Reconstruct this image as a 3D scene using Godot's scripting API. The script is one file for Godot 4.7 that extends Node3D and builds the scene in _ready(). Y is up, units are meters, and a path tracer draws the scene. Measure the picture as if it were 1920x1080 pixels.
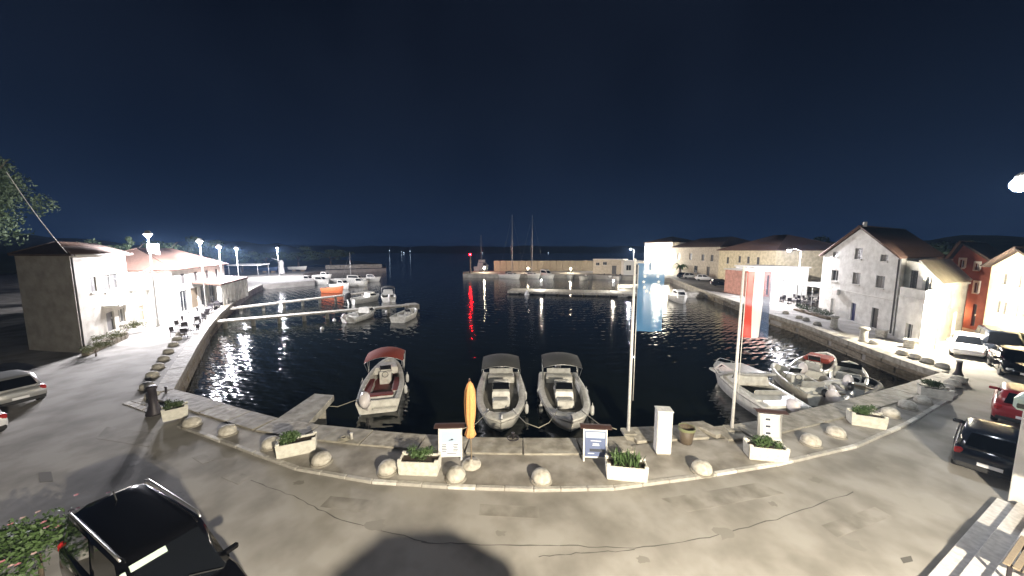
extends Node3D
# A small harbour at night. Pixels of the photograph (1920 x 1080) give directions; the ground,
# the water or a wall gives the distance.
const EYE := 7.5
const FOCAL := 640.0
const WATER := -1.2
const PAVE := 0.08
const WAVE := 0.055
const EXPOSE := 8.0
const FOG := 0.00028
var pitch := deg_to_rad(6.3)
var M := {}
var names := {}
var rng := RandomNumberGenerator.new()

# ------------------------------------------------------------------ mesh builder
class MB:
	var st := SurfaceTool.new()
	var o := Vector3.ZERO
	var xf := Transform3D.IDENTITY
	func _init(origin := Vector3.ZERO):
		o = origin
		st.begin(Mesh.PRIMITIVE_TRIANGLES)
		st.set_smooth_group(-1)
	func flat() -> MB:
		st.set_smooth_group(-1)
		return self
	func smooth(n := 1) -> MB:
		st.set_smooth_group(n)
		return self
	func v(p: Vector3):
		st.add_vertex(xf * p - o)
	func tri(a: Vector3, b: Vector3, c: Vector3):
		v(a); v(b); v(c)
	func quad(a: Vector3, b: Vector3, c: Vector3, d: Vector3):
		v(a); v(b); v(c); v(a); v(c); v(d)
	# box with chamfered edges
	func box(c: Vector3, s: Vector3, b := Basis.IDENTITY, ch := -1.0):
		var h := s * 0.5
		var k: float = ch if ch >= 0.0 else minf(0.02, minf(s.x, minf(s.y, s.z)) * 0.22)
		var q := func(x: float, y: float, z: float) -> Vector3: return c + b * Vector3(x, y, z)
		if k <= 0.0005:
			for ax in 3:
				for sg in [-1.0, 1.0]:
					var p := []
					for t in [[-1, -1], [1, -1], [1, 1], [-1, 1]]:
						var w := Vector3.ZERO
						w[ax] = h[ax] * sg
						w[(ax + 1) % 3] = h[(ax + 1) % 3] * t[0]
						w[(ax + 2) % 3] = h[(ax + 2) % 3] * t[1]
						p.append(c + b * w)
					if sg > 0: quad(p[3], p[2], p[1], p[0])
					else: quad(p[0], p[1], p[2], p[3])
			return
		for ax in 3:
			for sg in [-1.0, 1.0]:
				var p := []
				for t in [[-1, -1], [1, -1], [1, 1], [-1, 1]]:
					var w := Vector3.ZERO
					w[ax] = h[ax] * sg
					w[(ax + 1) % 3] = (h[(ax + 1) % 3] - k) * t[0]
					w[(ax + 2) % 3] = (h[(ax + 2) % 3] - k) * t[1]
					p.append(c + b * w)
				if sg > 0: quad(p[3], p[2], p[1], p[0])
				else: quad(p[0], p[1], p[2], p[3])
			# edges along ax
			var e1 := (ax + 1) % 3
			var e2 := (ax + 2) % 3
			for s1 in [-1.0, 1.0]:
				for s2 in [-1.0, 1.0]:
					var p := []
					for t in [[-1, 0], [1, 0], [1, 1], [-1, 1]]:
						var w := Vector3.ZERO
						w[ax] = (h[ax] - k) * t[0]
						w[e1] = (h[e1] - (k if t[1] == 1 else 0.0)) * s1
						w[e2] = (h[e2] - (k if t[1] == 0 else 0.0)) * s2
						p.append(c + b * w)
					if s1 * s2 > 0: quad(p[0], p[1], p[2], p[3])
					else: quad(p[3], p[2], p[1], p[0])
		for sx in [-1.0, 1.0]:
			for sy in [-1.0, 1.0]:
				for sz in [-1.0, 1.0]:
					var a: Vector3 = q.call(h.x * sx, (h.y - k) * sy, (h.z - k) * sz)
					var d: Vector3 = q.call((h.x - k) * sx, h.y * sy, (h.z - k) * sz)
					var e: Vector3 = q.call((h.x - k) * sx, (h.y - k) * sy, h.z * sz)
					if sx * sy * sz > 0: tri(a, e, d)
					else: tri(a, d, e)
	# rings of the same length joined along their order; closed rings
	func loft(rings: Array, closed := true, cap0 := true, cap1 := true):
		var n: int = rings[0].size()
		for i in rings.size() - 1:
			for j in (n if closed else n - 1):
				var k := (j + 1) % n
				quad(rings[i][j], rings[i + 1][j], rings[i + 1][k], rings[i][k])
		for e in [[cap0, 0], [cap1, rings.size() - 1]]:
			if not e[0]: continue
			var r: Array = rings[e[1]]
			var m := Vector3.ZERO
			for p in r: m += p
			m /= float(n)
			for j in n:
				if e[1] == 0: tri(m, r[j], r[(j + 1) % n])
				else: tri(m, r[(j + 1) % n], r[j])
	func tube(pts: Array, r: float, n := 6, r1 := -1.0):
		var rings := []
		var up := Vector3.UP
		for i in pts.size():
			var a: Vector3 = pts[maxi(i - 1, 0)]
			var b: Vector3 = pts[mini(i + 1, pts.size() - 1)]
			var d := (b - a).normalized()
			if d == Vector3.ZERO: d = Vector3.UP
			var s := d.cross(Vector3.RIGHT if absf(d.dot(up)) > 0.95 else up).normalized()
			var t := s.cross(d).normalized()
			var rr: float = r if r1 < 0 else lerpf(r, r1, float(i) / maxf(1.0, pts.size() - 1.0))
			var ring := []
			for j in n:
				var an := TAU * j / n
				ring.append(Vector3(pts[i]) + s * cos(an) * rr + t * sin(an) * rr)
			rings.append(ring)
		loft(rings)
	func lathe(prof: Array, n := 14, c := Vector3.ZERO, b := Basis.IDENTITY):
		var rings := []
		for p in prof:
			var ring := []
			for j in n:
				var an := TAU * j / n
				ring.append(c + b * Vector3(cos(an) * maxf(p[0], 0.0005), p[1], sin(an) * maxf(p[0], 0.0005)))
			rings.append(ring)
		loft(rings)
	# polygon (x, z) extruded between two heights
	func prism(poly: PackedVector2Array, y0: float, y1: float, bottom := false):
		var ix := Geometry2D.triangulate_polygon(poly)
		for i in range(0, ix.size(), 3):
			var a := poly[ix[i]]
			var b := poly[ix[i + 1]]
			var c := poly[ix[i + 2]]
			if (b - a).cross(c - a) < 0:
				var t := b; b = c; c = t
			tri(Vector3(a.x, y1, a.y), Vector3(b.x, y1, b.y), Vector3(c.x, y1, c.y))
			if bottom: tri(Vector3(a.x, y0, a.y), Vector3(c.x, y0, c.y), Vector3(b.x, y0, b.y))
		var cw := not Geometry2D.is_polygon_clockwise(poly)
		for i in poly.size():
			var a := poly[i]
			var b := poly[(i + 1) % poly.size()]
			if not cw: 
				var t := a; a = b; b = t
			quad(Vector3(a.x, y0, a.y), Vector3(a.x, y1, a.y), Vector3(b.x, y1, b.y), Vector3(b.x, y0, b.y))
	func done() -> ArrayMesh:
		st.generate_normals()
		return st.commit()

# ------------------------------------------------------------------ camera geometry
func ray(px: float, py: float) -> Vector3:
	var a := (px - 960.0) / FOCAL
	var w := (py - 540.0) / FOCAL
	return Vector3(a, -w * cos(pitch) - sin(pitch), w * sin(pitch) - cos(pitch))
func G(px: float, py: float, h := 0.0) -> Vector3:
	var d := ray(px, py)
	return Vector3(0, EYE, 0) + d * ((h - EYE) / d.y)
func D(px: float, py: float, depth: float) -> Vector3:
	var d := ray(px, py)
	return Vector3(0, EYE, 0) + d * (-depth / d.z)
func hz(py: float, base: Vector3) -> float:
	var k := (540.0 - py) / FOCAL
	var c := cos(pitch)
	var s := sin(pitch)
	return EYE + base.z * (s - k * c) / (c + k * s)
func flat2(p: Vector3) -> Vector2: return Vector2(p.x, p.z)
func yaw_to(dir: Vector3) -> float: return atan2(dir.x, dir.z)

# ------------------------------------------------------------------ scene tree helpers
func numbered(n: String) -> String:
	if not names.has(n):
		names[n] = 0
		return n
	names[n] += 1
	return "%s_%03d" % [n, names[n]]
func thing(called: String, label: String, category: String, at := Vector3.ZERO, turn := 0.0, group := "") -> Node3D:
	var o := Node3D.new()
	o.name = numbered(called)
	add_child(o)
	o.position = at
	o.rotation.y = turn
	o.set_meta("label", label)
	o.set_meta("category", category)
	if group: o.set_meta("group", group)
	return o
func part(parent: Node, called: String, mesh: Mesh, mat: Material, at := Vector3.ZERO, label := "") -> MeshInstance3D:
	var m := MeshInstance3D.new()
	m.name = called
	m.mesh = mesh
	m.material_override = mat
	m.cast_shadow = GeometryInstance3D.SHADOW_CASTING_SETTING_ON
	parent.add_child(m, true)
	m.position = at
	if label: m.set_meta("label", label)
	return m
func lone(called: String, mesh: Mesh, mat: Material, label: String, category: String, at := Vector3.ZERO, group := "") -> MeshInstance3D:
	var m := part(self, "x", mesh, mat, at)
	m.name = numbered(called)
	m.set_meta("label", label)
	m.set_meta("category", category)
	if group: m.set_meta("group", group)
	return m
func struct(called: String, mesh: Mesh, mat: Material) -> MeshInstance3D:
	var m := part(self, called, mesh, mat)
	m.set_meta("kind", "structure")
	return m
func copy(o: Node3D, base: String, at: Vector3, turn: float, label := "", group := "") -> Node3D:
	var c: Node3D = o.duplicate()
	c.name = numbered(base)
	add_child(c)
	c.position = at
	c.rotation = Vector3(0, turn, 0)
	if label: c.set_meta("label", label)
	if group: c.set_meta("group", group)
	return c
func bm(c: Vector3, s: Vector3, b := Basis.IDENTITY, ch := -1.0) -> ArrayMesh:
	var m := MB.new()
	m.box(c, s, b, ch)
	return m.done()
func tm(pts: Array, r: float, n := 6, r1 := -1.0) -> ArrayMesh:
	var m := MB.new().smooth()
	m.tube(pts, r, n, r1)
	return m.done()
func lm(prof: Array, n := 14, c := Vector3.ZERO, b := Basis.IDENTITY) -> ArrayMesh:
	var m := MB.new().smooth()
	m.lathe(prof, n, c, b)
	return m.done()

# ------------------------------------------------------------------ materials
func lin(r: float, g: float, b: float) -> Color: return Color(r, g, b).linear_to_srgb()
func noise_tex(seed_: int, freq: float, lo: float, hi: float, size := 512, oct := 5, tint := Color(1, 1, 1)) -> ImageTexture:
	var n := FastNoiseLite.new()
	n.seed = seed_
	n.frequency = freq
	n.fractal_octaves = oct
	var im := n.get_seamless_image(size, size)
	var out := Image.create(size, size, false, Image.FORMAT_RGB8)
	for y in size:
		for x in size:
			var k := lerpf(lo, hi, im.get_pixel(x, y).r)
			out.set_pixel(x, y, Color(k * lerpf(1.0, tint.r, 1.0 - k), k * lerpf(1.0, tint.g, 1.0 - k), k * lerpf(1.0, tint.b, 1.0 - k)))
	return ImageTexture.create_from_image(out)
func normal_tex(seed_: int, freq: float, strength: float, size := 512, oct := 4) -> ImageTexture:
	var n := FastNoiseLite.new()
	n.seed = seed_
	n.frequency = freq
	n.fractal_octaves = oct
	var im := n.get_seamless_image(size, size)
	im.convert(Image.FORMAT_RGBA8)
	im.bump_map_to_normal_map(strength)
	return ImageTexture.create_from_image(im)
func mat(c: Color, rough := 0.7, metal := 0.0, tex: Texture2D = null, scale := 1.0, nrm: Texture2D = null, ns := 1.0) -> StandardMaterial3D:
	var m := StandardMaterial3D.new()
	m.albedo_color = c
	m.roughness = rough
	m.metallic = metal
	if tex or nrm:
		m.uv1_triplanar = true
		m.uv1_world_triplanar = true
		m.uv1_scale = Vector3.ONE * scale
	if tex: m.albedo_texture = tex
	if nrm:
		m.normal_enabled = true
		m.normal_texture = nrm
		m.normal_scale = ns
	return m
func glow(c: Color, e: float) -> StandardMaterial3D:
	var m := StandardMaterial3D.new()
	m.albedo_color = Color(0.9, 0.9, 0.9)
	m.emission_enabled = true
	m.emission = c
	m.emission_energy_multiplier = e
	return m
func make_materials():
	var fine := noise_tex(3, 0.02, 0.86, 1.04, 512, 5)
	var mott := noise_tex(11, 0.008, 0.74, 1.12, 1024, 7, Color(1.0, 0.96, 0.88))
	var stain := noise_tex(19, 0.006, 0.70, 1.12, 1024, 7, Color(1.0, 0.94, 0.84))
	var streak := noise_tex(23, 0.012, 0.84, 1.06, 512, 5, Color(1.0, 0.97, 0.9))
	var grain := normal_tex(5, 0.28, 4.0)
	var relief := normal_tex(7, 0.02, 5.0)
	M.road = mat(lin(0.295, 0.28, 0.252), 0.88, 0.0, mott, 0.055)
	M.pave = mat(lin(0.32, 0.30, 0.265), 0.85, 0.0, stain, 0.12)
	M.coping = mat(lin(0.34, 0.32, 0.27), 0.8, 0.0, stain, 0.21, relief, 0.5)
	M.coping2 = mat(lin(0.30, 0.28, 0.235), 0.8, 0.0, stain, 0.26, relief, 0.5)
	M.coping3 = mat(lin(0.38, 0.355, 0.30), 0.8, 0.0, stain, 0.31, relief, 0.5)
	M.kerb = mat(lin(0.42, 0.40, 0.36), 0.8, 0.0, fine, 0.4, grain, 0.4)
	M.seawall = mat(lin(0.24, 0.205, 0.15), 0.85, 0.0, stain, 0.3, relief, 1.2)
	M.flag_stone = mat(lin(0.52, 0.49, 0.43), 0.75, 0.0, stain, 0.5, relief, 0.4)
	M.patch = mat(lin(0.275, 0.26, 0.232), 0.88, 0.0, mott, 0.11)
	M.oil = mat(lin(0.20, 0.188, 0.165), 0.8)
	M.tar = mat(lin(0.10, 0.095, 0.085), 0.9)
	M.plaster_white = mat(lin(0.68, 0.67, 0.63), 0.9, 0.0, streak, 0.17, relief, 0.25)
	M.plaster_grey = mat(lin(0.40, 0.375, 0.325), 0.9, 0.0, streak, 0.14, relief, 0.3)
	M.plaster_cream = mat(lin(0.66, 0.57, 0.38), 0.9, 0.0, streak, 0.2, relief, 0.25)
	M.plaster_beige = mat(lin(0.52, 0.46, 0.36), 0.9, 0.0, streak, 0.2, relief, 0.25)
	M.plaster_red = mat(lin(0.20, 0.055, 0.032), 0.9, 0.0, streak, 0.22, relief, 0.25)
	M.plaster_pink = mat(lin(0.55, 0.28, 0.22), 0.9, 0.0, streak, 0.2, relief, 0.25)
	M.tile = mat(lin(0.13, 0.075, 0.055), 0.85, 0.0, fine, 0.3, relief, 0.6)
	M.tile2 = mat(lin(0.085, 0.058, 0.046), 0.85, 0.0, fine, 0.35, relief, 0.6)
	M.stone = mat(lin(0.56, 0.535, 0.47), 0.85, 0.0, stain, 0.8, relief, 0.8)
	M.trim = mat(lin(0.62, 0.60, 0.55), 0.8, 0.0, fine, 0.5)
	M.wood = mat(lin(0.28, 0.22, 0.15), 0.7, 0.0, fine, 1.2)
	M.shutter = mat(lin(0.09, 0.085, 0.08), 0.6, 0.0, fine, 0.8)
	M.shutter_green = mat(lin(0.06, 0.07, 0.055), 0.6, 0.0, fine, 0.8)
	M.door_blue = mat(lin(0.06, 0.065, 0.16), 0.5)
	M.glass = mat(lin(0.02, 0.024, 0.03), 0.08)
	M.glass.metallic_specular = 0.6
	M.white_paint = mat(lin(0.72, 0.71, 0.68), 0.5, 0.0, fine, 0.7)
	M.planter = mat(lin(0.66, 0.645, 0.57), 0.7, 0.0, streak, 0.8)
	M.soil = mat(lin(0.05, 0.035, 0.025), 0.95, 0.0, fine, 1.0)
	M.leaf = mat(lin(0.055, 0.10, 0.03), 0.6)
	M.leaf.backlight = Color(0.1, 0.16, 0.05)
	M.leaf_dark = mat(lin(0.045, 0.07, 0.026), 0.7)
	M.leaf_pale = mat(lin(0.14, 0.15, 0.07), 0.7)
	M.bark = mat(lin(0.12, 0.09, 0.065), 0.9, 0.0, fine, 1.0)
	M.petal = mat(lin(0.62, 0.26, 0.30), 0.7)
	M.petal_pale = mat(lin(0.68, 0.48, 0.46), 0.7)
	M.iron = mat(lin(0.035, 0.03, 0.035), 0.5, 0.3)
	M.steel = mat(lin(0.55, 0.55, 0.54), 0.35, 0.9)
	M.galv = mat(lin(0.5, 0.5, 0.49), 0.5, 0.4)
	M.rubber = mat(lin(0.02, 0.02, 0.02), 0.8)
	M.gelcoat = mat(lin(0.66, 0.65, 0.60), 0.32, 0.0, streak, 0.4)
	M.gelcoat_grey = mat(lin(0.40, 0.40, 0.38), 0.4, 0.0, streak, 0.5)
	M.deck_grey = mat(lin(0.20, 0.19, 0.165), 0.7, 0.0, fine, 0.8)
	M.hypalon = mat(lin(0.30, 0.29, 0.27), 0.55, 0.0, streak, 0.6)
	M.canvas_grey = mat(lin(0.085, 0.085, 0.08), 0.85, 0.0, fine, 1.0)
	M.canvas_red = mat(lin(0.30, 0.05, 0.03), 0.85, 0.0, fine, 1.0)
	M.red_deck = mat(lin(0.17, 0.03, 0.025), 0.6, 0.0, fine, 0.8)
	M.orange_hull = mat(lin(0.55, 0.14, 0.05), 0.4, 0.0, streak, 0.4)
	M.blue_hull = mat(lin(0.06, 0.09, 0.16), 0.4)
	M.parasol = mat(lin(0.78, 0.36, 0.13), 0.85, 0.0, fine, 1.0)
	M.parasol.backlight = Color(0.5, 0.25, 0.1)
	M.engine_white = mat(lin(0.66, 0.62, 0.62), 0.3)
	M.engine_black = mat(lin(0.02, 0.02, 0.022), 0.3)
	M.car_black = mat(lin(0.004, 0.004, 0.005), 0.1)
	M.car_dark = mat(lin(0.014, 0.017, 0.024), 0.15)
	M.car_silver = mat(lin(0.34, 0.34, 0.33), 0.35, 0.5)
	M.car_white = mat(lin(0.66, 0.66, 0.66), 0.3)
	M.car_red = mat(lin(0.22, 0.02, 0.025), 0.3)
	M.car_glass = mat(lin(0.006, 0.007, 0.009), 0.06)
	M.lens_red = mat(lin(0.35, 0.02, 0.02), 0.2)
	M.lens_clear = mat(lin(0.6, 0.6, 0.6), 0.15)
	M.plate = mat(lin(0.7, 0.7, 0.7), 0.5)
	M.print_white = mat(lin(0.62, 0.66, 0.72), 0.4)
	M.print_blue = mat(lin(0.10, 0.13, 0.24), 0.4)
	M.print_dark = mat(lin(0.03, 0.035, 0.05), 0.5)
	M.print_sky = mat(lin(0.38, 0.48, 0.60), 0.5)
	M.board_roof = mat(lin(0.06, 0.028, 0.022), 0.7, 0.0, fine, 1.0)
	M.fender = mat(lin(0.5, 0.5, 0.48), 0.5)
	M.rope = mat(lin(0.3, 0.28, 0.22), 0.9)
	M.hill = mat(lin(0.045, 0.06, 0.03), 0.95, 0.0, mott, 0.01)
	M.concrete = mat(lin(0.36, 0.345, 0.30), 0.85, 0.0, stain, 0.18, relief, 0.5)
	M.flag_blue = cloth(lin(0.05, 0.15, 0.30))
	M.flag_red = cloth(lin(0.50, 0.05, 0.035))
	M.flag_white = cloth(lin(0.70, 0.70, 0.70))
	M.flag_navy = cloth(lin(0.035, 0.065, 0.14))
	M.awning = mat(lin(0.66, 0.66, 0.63), 0.85, 0.0, streak, 0.5)
	M.awning.backlight = Color(0.35, 0.35, 0.33)
	M.bin = mat(lin(0.10, 0.075, 0.05), 0.6, 0.0, fine, 1.0)
	M.green_box = mat(lin(0.42, 0.52, 0.46), 0.5)
	M.curtain = mat(lin(0.26, 0.23, 0.17), 0.9, 0.0, streak, 0.8)
	M.terrace = mat(lin(0.62, 0.60, 0.58), 0.8, 0.0, fine, 0.5)
	var w := StandardMaterial3D.new()
	w.albedo_color = lin(0.006, 0.008, 0.006)
	w.roughness = 0.045
	w.metallic_specular = 0.4
	w.normal_enabled = true
	w.normal_texture = water_normal()
	w.normal_scale = 1.0
	M.water = w
func cloth(c: Color) -> StandardMaterial3D:
	var m := StandardMaterial3D.new()
	m.albedo_color = Color(c.r, c.g, c.b, 0.72)
	m.transparency = BaseMaterial3D.TRANSPARENCY_ALPHA
	m.roughness = 0.85
	return m
func water_normal() -> ImageTexture:
	# a sum of small waves that repeat after one tile, as slopes
	var size := 512
	var r := RandomNumberGenerator.new()
	r.seed = 41
	var kx := []; var ky := []; var am := []; var ph := []
	for i in 22:
		var k := roundi(lerpf(5.0, 38.0, pow(r.randf(), 1.4)))
		var an := r.randfn(0.0, 0.55)
		kx.append(float(roundi(sin(an) * k))); ky.append(float(roundi(cos(an) * k)))
		am.append(WAVE * (0.5 + r.randf()) / sqrt(22.0)); ph.append(r.randf() * TAU)
	var im := Image.create(size, size, false, Image.FORMAT_RGBF)
	for y in size:
		for x in size:
			var sx := 0.0
			var sy := 0.0
			for i in 22:
				var c: float = cos((kx[i] * x + ky[i] * y) * TAU / size + ph[i]) * am[i]
				var kl := sqrt(kx[i] * kx[i] + ky[i] * ky[i])
				sx += c * kx[i] / kl
				sy += c * ky[i] / kl
			var nn := Vector3(-sx, -sy, 1.0).normalized()
			im.set_pixel(x, y, Color(nn.x * 0.5 + 0.5, nn.y * 0.5 + 0.5, nn.z * 0.5 + 0.5))
	return ImageTexture.create_from_image(im)

# ------------------------------------------------------------------ houses
func frame_of(a: Vector3, b: Vector3) -> Dictionary:
	var u := Vector3(b.x - a.x, 0, b.z - a.z)
	var n := u.normalized().cross(Vector3.UP)
	return {"A": Vector3(a.x, a.y, a.z), "U": u.normalized(), "N": n, "L": u.length(), "K": -n}
func fk(fr: Dictionary, u: float, v: float, k: float) -> Vector3:
	return fr.A + fr.U * u + Vector3.UP * v + fr.K * k
func fp(fr: Dictionary, u: float, v: float, n: float) -> Vector3:
	return fr.A + fr.U * u + Vector3.UP * v + fr.N * n
func fuv(fr: Dictionary, px: float, py: float) -> Vector2:
	var d := ray(px, py)
	var e := Vector3(0, EYE, 0)
	var t: float = (fr.A - e).dot(fr.N) / d.dot(fr.N)
	var p: Vector3 = e + d * t - fr.A
	return Vector2(p.dot(fr.U), p.y)
func frect(fr: Dictionary, x0: float, y0: float, x1: float, y1: float) -> Rect2:
	var a := fuv(fr, x0, y1)
	var b := fuv(fr, x1, y0)
	var c := fuv(fr, (x0 + x1) * 0.5, y0)
	var d := fuv(fr, (x0 + x1) * 0.5, y1)
	return Rect2(a.x, d.y, b.x - a.x, c.y - d.y)
func fbox(m: MB, fr: Dictionary, r: Rect2, n0: float, n1: float, ch := 0.008):
	var c := fp(fr, r.position.x + r.size.x * 0.5, r.position.y + r.size.y * 0.5, (n0 + n1) * 0.5)
	m.box(c, Vector3(r.size.x, r.size.y, absf(n1 - n0)), Basis(fr.U, Vector3.UP, fr.N), ch)
func wall_mesh(org: Vector3, fr: Dictionary, poly: PackedVector2Array, holes: Array, deep := 0.2) -> ArrayMesh:
	var m := MB.new(org)
	var xs := []; var ys := []
	for p in poly:
		xs.append(p.x); ys.append(p.y)
	var x0: float = xs.min(); var x1: float = xs.max(); var y0: float = ys.min(); var y1: float = ys.max()
	xs = [x0, x1]; ys = [y0, y1]
	for h in holes:
		xs += [h.position.x, h.end.x]; ys += [h.position.y, h.end.y]
	xs.sort(); ys.sort()
	for i in xs.size() - 1:
		for j in ys.size() - 1:
			if xs[i + 1] - xs[i] < 0.002 or ys[j + 1] - ys[j] < 0.002: continue
			var mid := Vector2((xs[i] + xs[i + 1]) * 0.5, (ys[j] + ys[j + 1]) * 0.5)
			var inside := false
			for h in holes:
				if h.has_point(mid): inside = true
			if inside: continue
			var cell := PackedVector2Array([Vector2(xs[i], ys[j]), Vector2(xs[i + 1], ys[j]), Vector2(xs[i + 1], ys[j + 1]), Vector2(xs[i], ys[j + 1])])
			for q in Geometry2D.intersect_polygons(cell, poly):
				var ix := Geometry2D.triangulate_polygon(q)
				for k in range(0, ix.size(), 3):
					var a := q[ix[k]]; var b := q[ix[k + 1]]; var c := q[ix[k + 2]]
					if (b - a).cross(c - a) > 0:
						var t := b; b = c; c = t
					m.tri(fp(fr, a.x, a.y, 0), fp(fr, b.x, b.y, 0), fp(fr, c.x, c.y, 0))
	for h in holes:
		var c := [h.position, Vector2(h.end.x, h.position.y), h.end, Vector2(h.position.x, h.end.y)]
		for k in 4:
			var a: Vector2 = c[k]; var b: Vector2 = c[(k + 1) % 4]
			m.quad(fp(fr, a.x, a.y, 0), fp(fr, b.x, b.y, 0), fp(fr, b.x, b.y, -deep), fp(fr, a.x, a.y, -deep))
	return m.done()
# one window: glass set back in its opening; frame, sill and shutters are its pieces
func window(house: Node3D, fr: Dictionary, r: Rect2, kind: String, deep := 0.16, shut: Material = null):
	var org := house.position
	var sh: Material = shut if shut else M.shutter
	var g := MB.new(org)
	fbox(g, fr, r, -deep - 0.03, -deep, 0.0)
	var w := part(house, "window" if kind != "door" else "door", g.done(), M.glass if kind != "door" else sh)
	var f := MB.new(org)
	var t := 0.07
	fbox(f, fr, Rect2(r.position.x, r.position.y, t, r.size.y), -deep, -deep + 0.05)
	fbox(f, fr, Rect2(r.end.x - t, r.position.y, t, r.size.y), -deep, -deep + 0.05)
	fbox(f, fr, Rect2(r.position.x + t, r.end.y - t, r.size.x - 2 * t, t), -deep, -deep + 0.05)
	if kind != "door":
		fbox(f, fr, Rect2(r.position.x + t, r.position.y, r.size.x - 2 * t, t), -deep, -deep + 0.05)
		fbox(f, fr, Rect2(r.get_center().x - 0.03, r.position.y + t, 0.06, r.size.y - 2 * t), -deep, -deep + 0.04)
	part(w, "frame", f.done(), M.trim if kind != "door" else sh)
	if kind == "door":
		var h := MB.new(org)
		fbox(h, fr, Rect2(r.end.x - 0.22, r.position.y + 1.0, 0.05, 0.16), -deep, -deep + 0.07)
		part(w, "handle", h.done(), M.steel)
		return w
	var s := MB.new(org)
	fbox(s, fr, Rect2(r.position.x - 0.1, r.position.y - 0.1, r.size.x + 0.2, 0.1), -0.03, 0.1)
	part(w, "sill", s.done(), M.trim)
	if kind == "surround":
		var q := MB.new(org)
		var k := 0.2
		fbox(q, fr, Rect2(r.position.x - k, r.position.y, k, r.size.y), -0.01, 0.035)
		fbox(q, fr, Rect2(r.end.x, r.position.y, k, r.size.y), -0.01, 0.035)
		fbox(q, fr, Rect2(r.position.x - k, r.end.y, r.size.x + 2 * k, k), -0.01, 0.035)
		part(w, "surround", q.done(), M.trim)
	if kind == "shut" or kind == "open":
		for side in [0, 1]:
			var m := MB.new(org)
			var hw := r.size.x * 0.5
			var q: Rect2
			var n := -0.06
			if kind == "shut": q = Rect2(r.position.x + side * hw + 0.012, r.position.y + 0.02, hw - 0.024, r.size.y - 0.04)
			else:
				q = Rect2(r.position.x - hw - 0.03 if side == 0 else r.end.x + 0.03, r.position.y, hw, r.size.y)
				n = 0.04
			fbox(m, fr, Rect2(q.position.x, q.position.y, 0.06, q.size.y), n - 0.035, n)
			fbox(m, fr, Rect2(q.end.x - 0.06, q.position.y, 0.06, q.size.y), n - 0.035, n)
			var cnt := maxi(4, int(q.size.y / 0.13))
			for i in cnt:
				var y := q.position.y + q.size.y * i / cnt
				fbox(m, fr, Rect2(q.position.x + 0.06, y + 0.008, q.size.x - 0.12, q.size.y / cnt - 0.022), n - 0.03, n - 0.008, 0.0)
			part(w, "shutter", m.done(), sh)
	return w
# walls round a four-cornered plan with a front frame; poly gives the front outline (u, v)
func house(called: String, label: String, cat: String, fr: Dictionary, poly: PackedVector2Array, deep: float, wall: Material, wins: Array, side_wins := [], left_wins := []) -> Node3D:
	var h := thing(called, label, cat, fr.A)
	var L: float = fr.L
	var hl := 0.0
	var hr := 0.0
	for p in poly:
		if absf(p.x) < 0.01: hl = maxf(hl, p.y)
		if absf(p.x - L) < 0.01: hr = maxf(hr, p.y)
	var holes := []
	for w in wins: holes.append(w[0])
	part(h, "wall", wall_mesh(fr.A, fr, poly, holes), wall)
	for w in wins: window(h, fr, w[0], w[1], 0.16, w[2] if w.size() > 2 else null)
	var back: Vector3 = fr.K * deep
	var rs := frame_of(fr.A + fr.U * L, fr.A + fr.U * L + back)
	holes = []
	for w in side_wins: holes.append(w[0])
	part(h, "wall", wall_mesh(fr.A, rs, PackedVector2Array([Vector2(0, 0), Vector2(deep, 0), Vector2(deep, hr), Vector2(0, hr)]), holes), wall)
	for w in side_wins: window(h, rs, w[0], w[1], 0.16, w[2] if w.size() > 2 else null)
	var ls := frame_of(fr.A + back, fr.A)
	holes = []
	for w in left_wins: holes.append(w[0])
	part(h, "wall", wall_mesh(fr.A, ls, PackedVector2Array([Vector2(0, 0), Vector2(deep, 0), Vector2(deep, hl), Vector2(0, hl)]), holes), wall)
	for w in left_wins: window(h, ls, w[0], w[1], 0.16, w[2] if w.size() > 2 else null)
	var rear := frame_of(fr.A + fr.U * L + back, fr.A + back)
	var rp := PackedVector2Array()
	for p in poly: rp.append(Vector2(L - p.x, p.y))
	part(h, "wall", wall_mesh(fr.A, rear, rp, []), wall)
	return h
# one sloping roof plane as a slab with rows of tile ridges; a, b along the eave, c, d along the top (c above b)
func roof_slab(h: Node3D, a: Vector3, b: Vector3, c: Vector3, d: Vector3, material: Material, rolls := true, thick := 0.14) -> MeshInstance3D:
	var m := MB.new(h.position)
	var n := (b - a).cross(d - a).normalized()
	if n.y < 0: n = -n
	var t := n * thick
	m.quad(a + t, d + t, c + t, b + t)
	m.quad(a, b, c, d)
	m.quad(a, a + t, b + t, b); m.quad(b, b + t, c + t, c); m.quad(c, c + t, d + t, d); m.quad(d, d + t, a + t, a)
	var r := part(h, "roof", m.done(), material)
	if rolls:
		var q := MB.new(h.position).smooth()
		var cnt := clampi(int((b - a).length() / 0.42), 4, 70)
		for i in cnt + 1:
			var k := float(i) / cnt
			q.tube([a.lerp(b, k) + t, d.lerp(c, k) + t], 0.075, 5)
		var e := part(r, "tile_ridges", q.done(), material)
		e.set_meta("kind", "stuff")
	return r
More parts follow.
